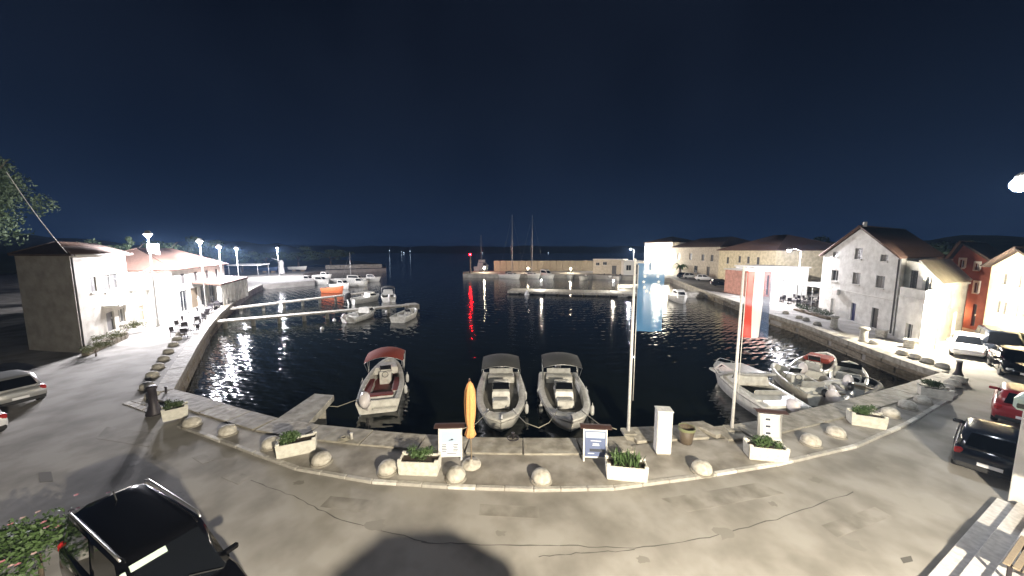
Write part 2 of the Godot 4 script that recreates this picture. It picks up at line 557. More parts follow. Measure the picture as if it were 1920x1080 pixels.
func gable_roof(h: Node3D, fr: Dictionary, apex: Vector2, le: float, re: float, deep: float, material: Material, over := 0.35):
	var back: Vector3 = fr.K * (deep + over)
	var f := over
	var L: float = fr.L
	var sl: float = (apex.y - le) / apex.x
	var sr: float = (apex.y - re) / (L - apex.x)
	var p0 := fp(fr, -over, le - sl * over + 0.02, f)
	var p1 := fp(fr, apex.x, apex.y + 0.02, f)
	var p2 := fp(fr, L + over, re - sr * over + 0.02, f)
	var bk: Vector3 = back + fr.K * f
	roof_slab(h, p0, p0 + bk, p1 + bk, p1, material)
	var rr := roof_slab(h, p2, p2 + bk, p1 + bk, p1, material)
	var m := MB.new(h.position).smooth()
	m.tube([p1 + Vector3(0, 0.13, 0), p1 + bk + Vector3(0, 0.13, 0)], 0.14, 6)
	part(rr, "ridge_cap", m.done(), material)
func hip_roof(h: Node3D, fr: Dictionary, eave: float, rise: float, deep: float, material: Material, over := 0.4):
	var L: float = fr.L
	var a := fk(fr, -over, eave, -over)
	var b := fk(fr, L + over, eave, -over)
	var c := fk(fr, L + over, eave, deep + over)
	var d := fk(fr, -over, eave, deep + over)
	var k := minf(L, deep) * 0.5
	var r0: Vector3; var r1: Vector3
	if L > deep:
		r0 = fk(fr, k, eave + rise, deep * 0.5); r1 = fk(fr, L - k, eave + rise, deep * 0.5)
		roof_slab(h, a, b, r1, r0, material); roof_slab(h, d, c, r1, r0, material)
		roof_slab(h, b, c, r1, r1 + fr.U * 0.01, material, false); roof_slab(h, a, d, r0, r0 + fr.U * 0.01, material, false)
	else:
		r0 = fk(fr, L * 0.5, eave + rise, k); r1 = fk(fr, L * 0.5, eave + rise, deep - k)
		roof_slab(h, b, c, r1, r0, material); roof_slab(h, a, d, r1, r0, material)
		roof_slab(h, a, b, r0, r0 + fr.U * 0.01, material, false); roof_slab(h, d, c, r1, r1 + fr.U * 0.01, material, false)
func flat_roof(h: Node3D, fr: Dictionary, eave: float, deep: float, material: Material, over := 0.2, thick := 0.2):
	var m := MB.new(h.position)
	var pl := PackedVector2Array()
	for q in [[-over, -over], [fr.L + over, -over], [fr.L + over, deep + over], [-over, deep + over]]: pl.append(flat2(fk(fr, q[0], 0, q[1])))
	m.prism(pl, fr.A.y + eave, fr.A.y + eave + thick, true)
	part(h, "roof", m.done(), material)

# ------------------------------------------------------------------ lamps
func lamp_light(parent: Node3D, at: Vector3, c: Color, e: float, size: float):
	var l := OmniLight3D.new()
	l.name = "light"
	parent.add_child(l, true)
	l.position = at
	l.light_color = c
	l.light_energy = e
	l.light_size = size
	l.omni_range = 120.0
	l.omni_attenuation = 2.0
	l.shadow_enabled = true
func street_lamp(label: String, base: Vector3, height: float, e: float, arm: Vector3, c := Color(1.0, 0.95, 0.86), r := 0.24, group := "") -> Node3D:
	var t := thing("street_lamp", label, "street lamp", base, 0.0, group)
	part(t, "foot", lm([[0.17, 0], [0.17, 0.1], [0.12, 0.5], [0.1, 0.8], [0.075, 0.85]], 10), M.galv)
	part(t, "post", tm([Vector3(0, 0.8, 0), Vector3(0, height - 0.1, 0)], 0.075, 8, 0.05), M.galv)
	var head := Vector3(arm.x, height, arm.z)
	if arm.length() > 0.05:
		part(t, "arm", tm([Vector3(0, height - 0.12, 0), Vector3(arm.x * 0.3, height + 0.1, arm.z * 0.3), Vector3(arm.x, height + 0.24, arm.z)], 0.035, 6), M.galv)
	var hood := part(t, "lamp_head", lm([[0.05, r + 0.16], [0.16, r + 0.12], [r * 1.15, r * 0.6], [r * 1.5, r * 0.12], [r * 1.44, r * 0.1], [r * 1.1, r * 0.54], [0.0, r * 0.62]], 16, head), M.galv)
	var bulb := lm([[0.0, -r], [r * 0.6, -r * 0.8], [r * 0.95, -r * 0.3], [r * 0.95, r * 0.3], [r * 0.6, r * 0.5], [0.0, r * 0.52]], 14, head)
	part(hood, "lamp_glass", bulb, glow(c, 30.0))
	lamp_light(t, head + Vector3(0, -r * 0.1, 0), c, e, r * 0.8)
	return t

# ------------------------------------------------------------------ greenery
func leaves(m: MB, c: Vector3, r: Vector3, n: int, size: float):
	for i in n:
		var d := Vector3(rng.randfn(), rng.randfn(), rng.randfn()).normalized()
		var p := c + d * r * pow(rng.randf(), 0.4)
		var a := Vector3(rng.randfn(), rng.randfn(), rng.randfn()).normalized()
		var b := a.cross(d).normalized()
		if b == Vector3.ZERO: b = Vector3.RIGHT
		var s := size * rng.randf_range(0.6, 1.3)
		m.tri(p - a * s, p + b * s * 0.45, p + a * s)
		m.tri(p - a * s, p + a * s, p - b * s * 0.45)
func tree(called: String, label: String, base: Vector3, h: float, spread: float, clumps: int, n: int, size: float, leaf: Material, group := "", slim := false):
	var t := thing(called, label, "tree", base, 0.0, group)
	var m := MB.new().smooth()
	m.tube([Vector3.ZERO, Vector3(0.1, h * 0.3, 0.05), Vector3(0, h * 0.75, 0)], 0.05 * spread + 0.1, 7, 0.05)
	for i in (0 if slim else 5):
		var an := TAU * i / 5.0 + rng.randf()
		m.tube([Vector3(0, h * (0.3 + 0.07 * i), 0), Vector3(cos(an) * spread * 0.4, h * (0.45 + 0.07 * i), sin(an) * spread * 0.4), Vector3(cos(an) * spread * 0.7, h * (0.55 + 0.08 * i), sin(an) * spread * 0.7)], 0.03 * spread + 0.02, 5, 0.02)
	part(t, "trunk", m.done(), M.bark)
	var c := MB.new()
	for i in clumps:
		var k := float(i) / clumps
		var p: Vector3
		if slim:
			p = Vector3(rng.randfn() * spread * 0.2, h * lerpf(0.12, 0.97, k), rng.randfn() * spread * 0.2)
			leaves(c, p, Vector3(spread, h * 0.07, spread) * lerpf(1.0, 0.3, k) * Vector3(1, 1.5, 1), n, size)
		else:
			var d := Vector3(rng.randfn(), rng.randfn() * 0.8, rng.randfn()).normalized() * pow(rng.randf(), 0.5)
			p = Vector3(d.x * spread, h * 0.66 + d.y * h * 0.3, d.z * spread)
			leaves(c, p, Vector3(spread, h * 0.3, spread) * rng.randf_range(0.2, 0.34), n, size)
	var cr := part(t, "crown", c.done(), leaf)
	cr.set_meta("kind", "stuff")
	return t

# ------------------------------------------------------------------ vehicles
# forward is +z, the origin on the ground below the middle
func car(called: String, label: String, at: Vector3, turn: float, paint: Material, o: Dictionary, group := "") -> Node3D:
	var L: float = o.get("L", 4.0); var W: float = o.get("W", 1.74); var H: float = o.get("H", 1.48)
	var belt: float = o.get("belt", 0.92); var hood: float = o.get("hood", 1.0); var boot: float = o.get("boot", 0.12)
	var t := thing(called, label, "van" if called.contains("van") else "car", at, turn, group)
	var hw := W * 0.5
	var b := MB.new().smooth()
	var st := [[-L / 2, 0.42, belt - 0.16, 0.86], [-L / 2 + 0.06, 0.3, belt - 0.04, 0.93], [-L / 2 + 0.3, 0.22, belt, 0.985], [-L * 0.2, 0.2, belt, 1.0], [L * 0.1, 0.2, belt - 0.01, 1.0], [L / 2 - hood, 0.2, belt - 0.02, 1.0], [L / 2 - 0.5, 0.22, belt - 0.14, 0.97], [L / 2 - 0.14, 0.26, belt - 0.24, 0.9], [L / 2, 0.36, belt - 0.36, 0.8]]
	var rings := []
	for s in st:
		var w: float = hw * s[3]
		var y0: float = s[1]; var y1: float = s[2]
		rings.append([Vector3(-w * 0.86, y0, s[0]), Vector3(-w * 0.98, y0 + 0.1, s[0]), Vector3(-w, (y0 + y1) * 0.5, s[0]), Vector3(-w * 0.97, y1 - 0.07, s[0]), Vector3(-w * 0.88, y1, s[0]), Vector3(0, y1 + 0.025, s[0]), Vector3(w * 0.88, y1, s[0]), Vector3(w * 0.97, y1 - 0.07, s[0]), Vector3(w, (y0 + y1) * 0.5, s[0]), Vector3(w * 0.98, y0 + 0.1, s[0]), Vector3(w * 0.86, y0, s[0])])
	b.loft(rings)
	part(t, "body", b.done(), paint)
	# cabin: base ring at the belt, roof ring above
	var zf := L / 2 - hood
	var zr := -L / 2 + boot
	var zt: float = zf - o.get("rake", 0.75)
	var zu: float = zr + o.get("rear_rake", 0.3)
	var wt := hw * 0.76
	var wb := hw * 0.9
	var c := MB.new().smooth()
	var y := belt - 0.02
	var yr := H - 0.06
	var ring := func(z0: float, z1: float, w: float, yy: float) -> Array:
		var k := 0.2
		return [Vector3(-w + k, yy, z0), Vector3(-w, yy, z0 + k), Vector3(-w, yy, z1 - k), Vector3(-w + k, yy, z1), Vector3(w - k, yy, z1), Vector3(w, yy, z1 - k), Vector3(w, yy, z0 + k), Vector3(w - k, yy, z0)]
	c.loft([ring.call(zr, zf, wb, y), ring.call(zu, zt, wt, yr), ring.call(zu + 0.1, zt - 0.12, wt - 0.1, H - 0.01), ring.call(zu + 0.3, zt - 0.3, wt - 0.3, H)])
	var cab := part(t, "cabin", c.done(), paint)
	var face := func(a0: Vector3, a1: Vector3, b0: Vector3, b1: Vector3, u0: float, u1: float, v0: float, v1: float, nm: String):
		# a along the bottom, b along the top
		var p := func(u: float, v: float) -> Vector3: return a0.lerp(a1, u).lerp(b0.lerp(b1, u), v)
		var n: Vector3 = (a1 - a0).cross(b0 - a0).normalized()
		var mid := (a0 + a1 + b0 + b1) * 0.25
		if n.dot(mid - Vector3(0, mid.y * 0.8, (zf + zr) * 0.5)) < 0: n = -n
		var g := MB.new()
		g.quad(p.call(u0, v0) + n * 0.012, p.call(u0 + 0.02, v1) + n * 0.012, p.call(u1 - 0.02, v1) + n * 0.012, p.call(u1, v0) + n * 0.012)
		part(cab, nm, g.done(), M.car_glass)
	face.call(Vector3(-wb + 0.06, y, zf), Vector3(wb - 0.06, y, zf), Vector3(-wt + 0.06, yr, zt), Vector3(wt - 0.06, yr, zt), 0.05, 0.95, 0.05, 0.95, "windscreen")
	face.call(Vector3(-wb + 0.06, y, zr), Vector3(wb - 0.06, y, zr), Vector3(-wt + 0.06, yr, zu), Vector3(wt - 0.06, yr, zu), 0.08, 0.92, 0.16, 0.93, "rear_window")
	for sg in [-1.0, 1.0]:
		for q in [[0.1, 0.47], [0.53, 0.9]]:
			face.call(Vector3(sg * wb, y, zr), Vector3(sg * wb, y, zf), Vector3(sg * wt, yr, zu), Vector3(sg * wt, yr, zt), q[0], q[1], 0.12, 0.9, "side_window")
	for sg in [-1.0, 1.0]:
		for z in [-L / 2 + 0.72, L / 2 - 0.78]:
			var bs := Basis(Vector3(0, 0, 1), PI / 2)
			var wp := Vector3(sg * (hw - 0.12), 0.31, z)
			var wh := part(t, "wheel", lm([[0.2, -0.1], [0.29, -0.1], [0.31, -0.06], [0.31, 0.06], [0.29, 0.1], [0.2, 0.1]], 18, wp, bs), M.rubber)
			part(wh, "rim", lm([[0.0, -0.09], [0.2, -0.095], [0.2, 0.095], [0.0, 0.09]], 12, wp, bs), M.galv)
		part(t, "headlight", bm(Vector3(sg * hw * 0.66, belt - 0.34, L / 2 - 0.1), Vector3(hw * 0.36, 0.14, 0.16), Basis(Vector3.UP, -sg * 0.35), 0.04), M.lens_clear)
		part(t, "tail_light", bm(Vector3(sg * hw * 0.8, belt - 0.13, -L / 2 + 0.06), Vector3(hw * 0.24, 0.2, 0.14), Basis(Vector3.UP, sg * 0.3), 0.04), M.lens_red)
		part(t, "mirror", bm(Vector3(sg * (hw + 0.03), belt + 0.05, zf - 0.35), Vector3(0.26, 0.13, 0.1), Basis.IDENTITY, 0.03), paint)
		for q in [[-L * 0.22, L * 0.04], [L * 0.05, L * 0.05 + 0.98]]:
			var d := part(t, "door", bm(Vector3(sg * (hw - 0.001), belt * 0.5 + 0.13, (q[0] + q[1]) * 0.5), Vector3(0.012, belt - 0.42, q[1] - q[0] - 0.02), Basis.IDENTITY, 0.004), paint)
			part(d, "handle", bm(Vector3(sg * (hw + 0.015), belt - 0.16, q[0] + 0.16), Vector3(0.03, 0.03, 0.17)), M.galv)
	part(t, "number_plate", bm(Vector3(0, 0.52, -L / 2 - 0.005), Vector3(0.5, 0.11, 0.02), Basis.IDENTITY, 0.003), M.plate)
	part(t, "number_plate", bm(Vector3(0, 0.42, L / 2 + 0.006), Vector3(0.5, 0.11, 0.02), Basis.IDENTITY, 0.003), M.plate)
	part(t, "bumper", bm(Vector3(0, 0.36, -L / 2 + 0.02), Vector3(W * 0.86, 0.16, 0.1), Basis.IDENTITY, 0.03), M.rubber)
	if o.has("rails"):
		for sg in [-1.0, 1.0]:
			part(t, "roof_rail", tm([Vector3(sg * (wt - 0.02), H - 0.03, zu + 0.12), Vector3(sg * (wt + 0.0), H + 0.04, zu + 0.3), Vector3(sg * (wt + 0.0), H + 0.04, zt - 0.3), Vector3(sg * (wt - 0.02), H - 0.03, zt - 0.12)], 0.02, 6), M.steel)
	return t

# ------------------------------------------------------------------ boats (bow towards +z, waterline y = 0)
func hull_half(s: float, B: float, blunt: float) -> float:
	return B * 0.5 * pow(maxf(0.0, 1.0 - pow(s, blunt)), 0.62) * lerpf(0.88, 1.0, minf(1.0, s * 3.0))
func hull(t: Node3D, L: float, B: float, fb: float, o: Dictionary):
	var paint: Material = o.get("paint", M.gelcoat)
	var floor_m: Material = o.get("deck", M.deck_grey)
	var blunt: float = o.get("blunt", 3.0)
	var rim: float = o.get("rim", 0.16)
	var n: int = o.get("n", 15)
	var outer := []; var rails := []; var inner := []; var floor_pts := []
	var fy: float = o.get("floor", 0.12)
	for i in n:
		var s := float(i) / (n - 1)
		var z := -L / 2 + L * s
		var w := maxf(hull_half(s, B, blunt), 0.015)
		var h: float = fb * (1.0 + o.get("sheer", 0.35) * s * s)
		var kz := z - 0.1 * L * s * s
		outer.append([Vector3(-w, h, z), Vector3(-w * 1.02, h - 0.1, z), Vector3(-w * 0.86, 0.02, lerpf(z, kz, 0.7)), Vector3(-w * 0.5, -0.12, kz), Vector3(0, -0.2, kz), Vector3(w * 0.5, -0.12, kz), Vector3(w * 0.86, 0.02, lerpf(z, kz, 0.7)), Vector3(w * 1.02, h - 0.1, z), Vector3(w, h, z)])
		var iw := maxf(w - rim, 0.004)
		var iz := z if s < 0.8 else lerpf(z, z - rim * 2.0, (s - 0.8) * 5.0)
		if i == 0: iz += 0.08
		rails.append([Vector3(-w, h, z), Vector3(-lerpf(w, iw, 0.5), h + 0.035, lerpf(z, iz, 0.5)), Vector3(-iw, h, iz)])
		inner.append([Vector3(-iw, h, iz), Vector3(-iw * 0.96, fy, iz - (0.1 if s > 0.8 else 0.0))])
		floor_pts.append([-iw * 0.96, iz - (0.1 if s > 0.8 else 0.0), iw * 0.96])
	var m := MB.new().smooth()
	m.loft(outer, false, false, false)
	m.flat()
	var st: Array = outer[0]
	for j in st.size() - 1: m.tri(Vector3(0, fb * 0.5, -L / 2), st[j + 1], st[j])
	m.tri(Vector3(0, fb * 0.5, -L / 2), st[0], st[st.size() - 1])
	m.smooth(2)
	for i in n - 1:
		for j in 2:
			var a: Vector3 = rails[i][j]; var b: Vector3 = rails[i + 1][j]; var c: Vector3 = rails[i + 1][j + 1]; var d: Vector3 = rails[i][j + 1]
			m.quad(d, c, b, a)
			var f := Vector3(-1, 1, 1)
			m.quad(a * f, b * f, c * f, d * f)
	m.flat()
	var a0: Vector3 = rails[0][0]; var b0: Vector3 = rails[0][2]
	m.quad(a0, Vector3(-a0.x, a0.y, a0.z), Vector3(-b0.x, b0.y, b0.z), b0)
	for i in n - 1:
		var a: Vector3 = inner[i][0]; var b: Vector3 = inner[i + 1][0]; var c: Vector3 = inner[i + 1][1]; var d: Vector3 = inner[i][1]
		m.quad(a, b, c, d)
		var f := Vector3(-1, 1, 1)
		m.quad(d * f, c * f, b * f, a * f)
	part(t, "hull", m.done(), paint)
	var k := MB.new()
	for i in n - 1:
		k.quad(Vector3(floor_pts[i][0], fy, floor_pts[i][1]), Vector3(floor_pts[i + 1][0], fy, floor_pts[i + 1][1]), Vector3(floor_pts[i + 1][2], fy, floor_pts[i + 1][1]), Vector3(floor_pts[i][2], fy, floor_pts[i][1]))
	part(t, "deck", k.done(), floor_m)
	if o.has("stripe"):
		var q := MB.new().smooth()
		for sg in [-1.0, 1.0]:
			var pts := []
			for i in n: pts.append(Vector3(sg * (absf(outer[i][1].x) + 0.012), outer[i][1].y - 0.02, outer[i][1].z))
			q.tube(pts, 0.03, 5)
		part(t, "rub_rail", q.done(), o.stripe)
func outboard(t: Node3D, at: Vector3, cowl: Material, tilt := 0.0, s := 1.0):
	var b := Basis(Vector3.RIGHT, tilt).scaled(Vector3.ONE * s)
	var m := MB.new().smooth()
	var rings := []
	for q in [[0.0, 0.12, 0.2], [0.08, 0.19, 0.28], [0.3, 0.2, 0.32], [0.45, 0.17, 0.28], [0.52, 0.08, 0.15]]:
		var ring := []
		for j in 12:
			var an := TAU * j / 12
			ring.append(at + b * Vector3(cos(an) * q[1], q[0] + 0.1, sin(an) * q[2] - 0.12))
		rings.append(ring)
	m.loft(rings)
	var e := part(t, "outboard_motor", m.done(), cowl)
	var g := MB.new()
	g.box(at + b * Vector3(0, -0.3, -0.14), Vector3(0.11, 0.9, 0.2) * s, b.orthonormalized(), 0.03)
	g.box(at + b * Vector3(0, -0.5, -0.14), Vector3(0.26, 0.03, 0.36) * s, b.orthonormalized(), 0.01)
	part(e, "shaft", g.done(), cowl)
	var p := MB.new().smooth()
	p.lathe([[0.0, -0.16], [0.06, -0.1], [0.07, 0.12], [0.0, 0.2]], 8, at + b * Vector3(0, -0.68, -0.16), b.orthonormalized() * Basis(Vector3.RIGHT, PI / 2))
	p.flat()
	for i in 3:
		var an := TAU * i / 3
		p.box(at + b * Vector3(cos(an) * 0.09, -0.68 + sin(an) * 0.09, -0.3), Vector3(0.16, 0.06, 0.015) * s, b.orthonormalized() * Basis(Vector3(0, 0, 1), an), 0.0)
	part(e, "propeller", p.done(), M.galv)
func bimini(t: Node3D, w: float, z0: float, z1: float, y: float, foot: float, canvas: Material, arch := 0.18):
	var m := MB.new().smooth()
	var rows := []
	for i in 7:
		var k := i / 6.0
		var row := []
		for j in 9:
			var u := j / 8.0 * 2.0 - 1.0
			row.append(Vector3(u * w * 0.5, y - arch * u * u * 1.1 - 0.14 * pow(absf(k * 2.0 - 1.0), 3.0) , lerpf(z0, z1, k)))
		rows.append(row)
	m.loft(rows, false, false, false)
	for r in rows:
		for j in 9: r[j] = r[j] - Vector3(0, 0.02, 0)
	rows.reverse()
	m.smooth(2)
	m.loft(rows, false, false, false)
	var c := part(t, "canopy", m.done(), canvas)
	var f := MB.new().smooth()
	var zm := (z0 + z1) * 0.5
	for z in [z0, zm, z1]:
		var pts := [Vector3(-w * 0.48, foot, zm)]
		for j in 7:
			var u := j / 6.0 * 2.0 - 1.0
			pts.append(Vector3(u * w * 0.5, y - arch * u * u * 1.1 - 0.03 - (0.14 if z != zm else 0.0), z))
		pts.append(Vector3(w * 0.48, foot, zm))
		f.tube(pts, 0.014, 5)
	part(c, "canopy_frame", f.done(), M.steel)
func console(t: Node3D, z: float, y: float, w := 0.8, h := 0.85, paint: Material = null):
	var p: Material = paint if paint else M.gelcoat
	var m := MB.new()
	var r0 := [Vector3(-w / 2, y, z - 0.35), Vector3(w / 2, y, z - 0.35), Vector3(w / 2, y, z + 0.45), Vector3(-w / 2, y, z + 0.45)]
	var r1 := [Vector3(-w / 2, y + h, z - 0.3), Vector3(w / 2, y + h, z - 0.3), Vector3(w / 2, y + h * 0.85, z + 0.12), Vector3(-w / 2, y + h * 0.85, z + 0.12)]
	m.loft([r1, r0])
	m.box(Vector3(0, y + 0.22, z + 0.62), Vector3(w * 0.92, 0.44, 0.5), Basis.IDENTITY, 0.04)
	var c := part(t, "console", m.done(), p)
	var s := MB.new()
	var tilt := Basis(Vector3.RIGHT, -0.5)
	s.box(Vector3(0, y + h + 0.16, z + 0.02), Vector3(w * 0.95, 0.36, 0.015), tilt, 0.0)
	part(c, "windscreen", s.done(), M.car_glass)
	var wh := MB.new().smooth()
	var ring := []
	for i in 13: ring.append(Vector3(cos(TAU * i / 12) * 0.18, y + h * 0.8 + sin(TAU * i / 12) * 0.16, z - 0.4 + sin(TAU * i / 12) * 0.06))
	wh.tube(ring, 0.016, 5)
	part(c, "steering_wheel", wh.done(), M.rubber)
	var fr := MB.new().smooth()
	fr.tube([Vector3(-w * 0.48, y + h * 0.8, z + 0.16), Vector3(-w * 0.46, y + h + 0.38, z - 0.08), Vector3(w * 0.46, y + h + 0.38, z - 0.08), Vector3(w * 0.48, y + h * 0.8, z + 0.16)], 0.016, 5)
	part(c, "grab_rail", fr.done(), M.steel)
	# cushion on the front seat
	part(c, "cushion", bm(Vector3(0, y + 0.47, z + 0.62), Vector3(w * 0.8, 0.07, 0.42), Basis.IDENTITY, 0.03), M.gelcoat_grey)
func bench_seat(t: Node3D, z: float, y: float, w: float, d := 0.45, back := true, pad: Material = null):
	var m := MB.new()
	m.box(Vector3(0, y + 0.2, z), Vector3(w, 0.4, d), Basis.IDENTITY, 0.03)
	var s := part(t, "seat", m.done(), M.gelcoat)
	part(s, "cushion", bm(Vector3(0, y + 0.44, z), Vector3(w * 0.94, 0.08, d * 0.9), Basis.IDENTITY, 0.03), pad if pad else M.gelcoat_grey)
	if back: part(s, "backrest", bm(Vector3(0, y + 0.66, z - d * 0.45), Vector3(w * 0.9, 0.34, 0.08), Basis(Vector3.RIGHT, -0.15), 0.03), pad if pad else M.gelcoat_grey)
func fender(t: Node3D, at: Vector3):
	part(t, "fender", lm([[0.0, -0.27], [0.07, -0.24], [0.1, -0.15], [0.1, 0.15], [0.07, 0.24], [0.02, 0.28], [0.012, 0.42], [0.0, 0.43]], 10, at), M.fender)
func bow_rail(t: Node3D, L: float, B: float, fb: float, h := 0.35):
	var m := MB.new().smooth()
	var top := []
	for i in 11:
		var u := i / 10.0 * 2.0 - 1.0
		var s := lerpf(0.97, 0.6, absf(u))
		var w := hull_half(s, B, 3.0) - 0.1
		var p := Vector3(signf(u) * maxf(w, 0.0), fb * (1.0 + 0.35 * s * s) + h, -L / 2 + L * s - 0.1)
		top.append(p)
		if i % 2 == 0: m.tube([p, p - Vector3(0, h, 0)], 0.012, 5)
	m.tube(top, 0.014, 5)
	part(t, "bow_rail", m.done(), M.steel)
func cabin_box(t: Node3D, z0: float, z1: float, w: float, y: float, h: float, paint: Material):
	var m := MB.new()
	m.smooth()
	var r0 := [Vector3(-w / 2, y, z0), Vector3(w / 2, y, z0), Vector3(w / 2 * 0.8, y, z1), Vector3(-w / 2 * 0.8, y, z1)]
	var r1 := [Vector3(-w / 2 * 0.86, y + h, z0 + 0.1), Vector3(w / 2 * 0.86, y + h, z0 + 0.1), Vector3(w / 2 * 0.62, y + h * 0.92, z1 - h * 0.9), Vector3(-w / 2 * 0.62, y + h * 0.92, z1 - h * 0.9)]
	m.flat()
	m.loft([r1, r0])
	var c := part(t, "cabin", m.done(), paint)
	for q in [[r0[1], r0[2], r1[1], r1[2], 1.0], [r0[3], r0[0], r1[3], r1[0], 1.0], [r0[2], r0[3], r1[2], r1[3], 1.0]]:
		var g := MB.new()
		var pt := func(u: float, v: float) -> Vector3: return Vector3(q[0]).lerp(q[1], u).lerp(Vector3(q[2]).lerp(q[3], u), v)
		var n: Vector3 = (Vector3(q[1]) - Vector3(q[0])).cross(Vector3(q[2]) - Vector3(q[0])).normalized()
		var mid: Vector3 = pt.call(0.5, 0.5)
		if n.dot(mid - Vector3(0, mid.y, (z0 + z1) * 0.5)) < 0: n = -n
		g.quad(pt.call(0.1, 0.42) + n * 0.01, pt.call(0.1, 0.86) + n * 0.01, pt.call(0.9, 0.86) + n * 0.01, pt.call(0.9, 0.42) + n * 0.01)
		part(c, "window", g.done(), M.car_glass)
func mast(t: Node3D, z: float, h: float, boom := true):
	part(t, "mast", tm([Vector3(0, 0.4, z), Vector3(0, h, z)], 0.075, 6, 0.05), M.galv)
	if boom: part(t, "boom", tm([Vector3(0, 1.5, z), Vector3(0, 1.45, z - h * 0.28)], 0.09, 6), M.canvas_grey)
	var m := MB.new().smooth()
	for p in [Vector3(0, 0.7, z + h * 0.3), Vector3(0, 0.7, z - h * 0.33), Vector3(0.9, 0.6, z - 0.2), Vector3(-0.9, 0.6, z - 0.2)]: m.tube([Vector3(0, h - 0.1, z), p], 0.012, 4)
	part(t, "rigging", m.done(), M.steel)

# ------------------------------------------------------------------ the scene
func _ready():
	rng.seed = 77
	var cam := Camera3D.new()
	cam.name = "camera"
	add_child(cam)
	cam.position = Vector3(0, EYE, 0)
	cam.rotation = Vector3(-pitch, 0, 0)
	cam.fov = rad_to_deg(2.0 * atan(540.0 / FOCAL))
	cam.near = 0.1
	cam.far = 6000.0
	cam.current = true
	var env := Environment.new()
	env.background_mode = Environment.BG_SKY
	var sm := ProceduralSkyMaterial.new()
	sm.sky_top_color = lin(0.0022, 0.0036, 0.0088)
	sm.sky_cover = cloud_tex()
	sm.sky_cover_modulate = lin(0.004, 0.006, 0.011)
	sm.sky_horizon_color = lin(0.008, 0.021, 0.056)
	sm.sky_curve = 0.15
	sm.ground_bottom_color = lin(0.002, 0.002, 0.003)
	sm.ground_horizon_color = lin(0.010, 0.014, 0.022)
	sm.sun_angle_max = 1.0
	var sky := Sky.new()
	sky.sky_material = sm
	env.sky = sky
	env.background_energy_multiplier = 1.0 / EXPOSE
	env.tonemap_mode = Environment.TONE_MAPPER_LINEAR
	env.tonemap_exposure = EXPOSE
	env.sdfgi_enabled = true
	env.ssao_enabled = true
	env.ssil_enabled = true
	var we := WorldEnvironment.new()
	we.name = "environment"
	we.environment = env
	add_child(we)
	var moon := DirectionalLight3D.new()
	moon.name = "moonlight"
	add_child(moon)
	moon.light_energy = 0.0006
	moon.light_color = Color(0.8, 0.88, 1.0)
	moon.light_angular_distance = 0.5
	moon.rotation_degrees = Vector3(-50, 35, 0)
	moon.shadow_enabled = true
	if FOG > 0.0:
		env.fog_enabled = true
		env.fog_density = FOG
		env.fog_light_color = Color(0.62, 0.78, 1.0)
	make_materials()
	lights()
	setting()
	quay_furniture()
	left_shore()
	far_shore()
	right_shore()
	near_boats()
	moored_boats()
	cars()
	foreground()

func lights():
	var warm := Color(1.0, 0.93, 0.8)
	var cool := Color(0.98, 0.97, 1.0)
	# the lamp that lights the near quay; it stands beside the steps, outside the frame
	var t := street_lamp("tall lamp beside the terrace steps that lights the near quay", Vector3(5.5, 0, 4.0), 7.0, 118.0, Vector3.ZERO, Color(1.0, 0.95, 0.86), 0.24)
	# promenade lamps
	var lp := [[297, 612, 440, 36.0, "first street lamp past the grey house, with cables tied to its post"], [388, 590, 453, 88.0, "street lamp over the arcaded restaurant roof"], [420, 567, 463, 100.0, "street lamp at the far end of the restaurant arcade"], [450, 548, 466, 100.0, "street lamp beside the boat-yard awning"], [524, 521, 465, 110.0, "last street lamp of the promenade, by the pale winch"]]
	for a in lp:
		var b := G(a[0], a[1])
		var h := hz(a[2], b)
		street_lamp(a[4], b, h, a[3], Vector3(0.0, 0, 0.0), cool, 0.25, "street lamps along the promenade")
	var b := G(1493, 567)
	street_lamp("street lamp with a long arm above the pergola terrace", b, hz(469, b), 62.0, G(1471, 567) - b, cool, 0.25)
	b = G(1187, 507)
	street_lamp("slim street lamp beside the white harbour kiosk", b, hz(467, b), 70.0, Vector3(-1.2, 0, 0), cool, 0.25)

func cloud_tex() -> ImageTexture:
	var n := FastNoiseLite.new()
	n.seed = 15
	n.frequency = 0.012
	n.fractal_octaves = 5
	var im := n.get_seamless_image(512, 256)
	var out := Image.create(512, 256, false, Image.FORMAT_RGBA8)
	for y in 256:
		for x in 512:
			var k := smoothstep(0.35, 0.85, im.get_pixel(x, y).r)
			out.set_pixel(x, y, Color(1, 1, 1, k * 0.6))
	return ImageTexture.create_from_image(out)
func G2(l: Array, h := 0.0) -> PackedVector2Array:
	var o := PackedVector2Array()
	for p in l: o.append(flat2(G(p[0], p[1], h)))
	return o
func edge_left() -> Array: return [[492, 533], [470, 543], [440, 564], [412, 588], [392, 612], [374, 640], [347, 688], [324, 730]]
func edge_front() -> Array: return [[324, 730], [372, 742], [420, 757], [470, 771], [520, 784], [600, 797], [700, 807], [800, 815], [880, 820], [980, 822], [1080, 822], [1172, 818], [1174, 802], [1225, 800], [1300, 795], [1318, 789], [1332, 800], [1372, 797], [1420, 789], [1500, 771], [1600, 747], [1700, 719], [1766, 698]]
func edge_right() -> Array: return [[1766, 698], [1755, 696], [1690, 675], [1627, 652], [1562, 628], [1500, 605], [1449, 590], [1389, 568], [1328, 548], [1290, 533], [1256, 521]]

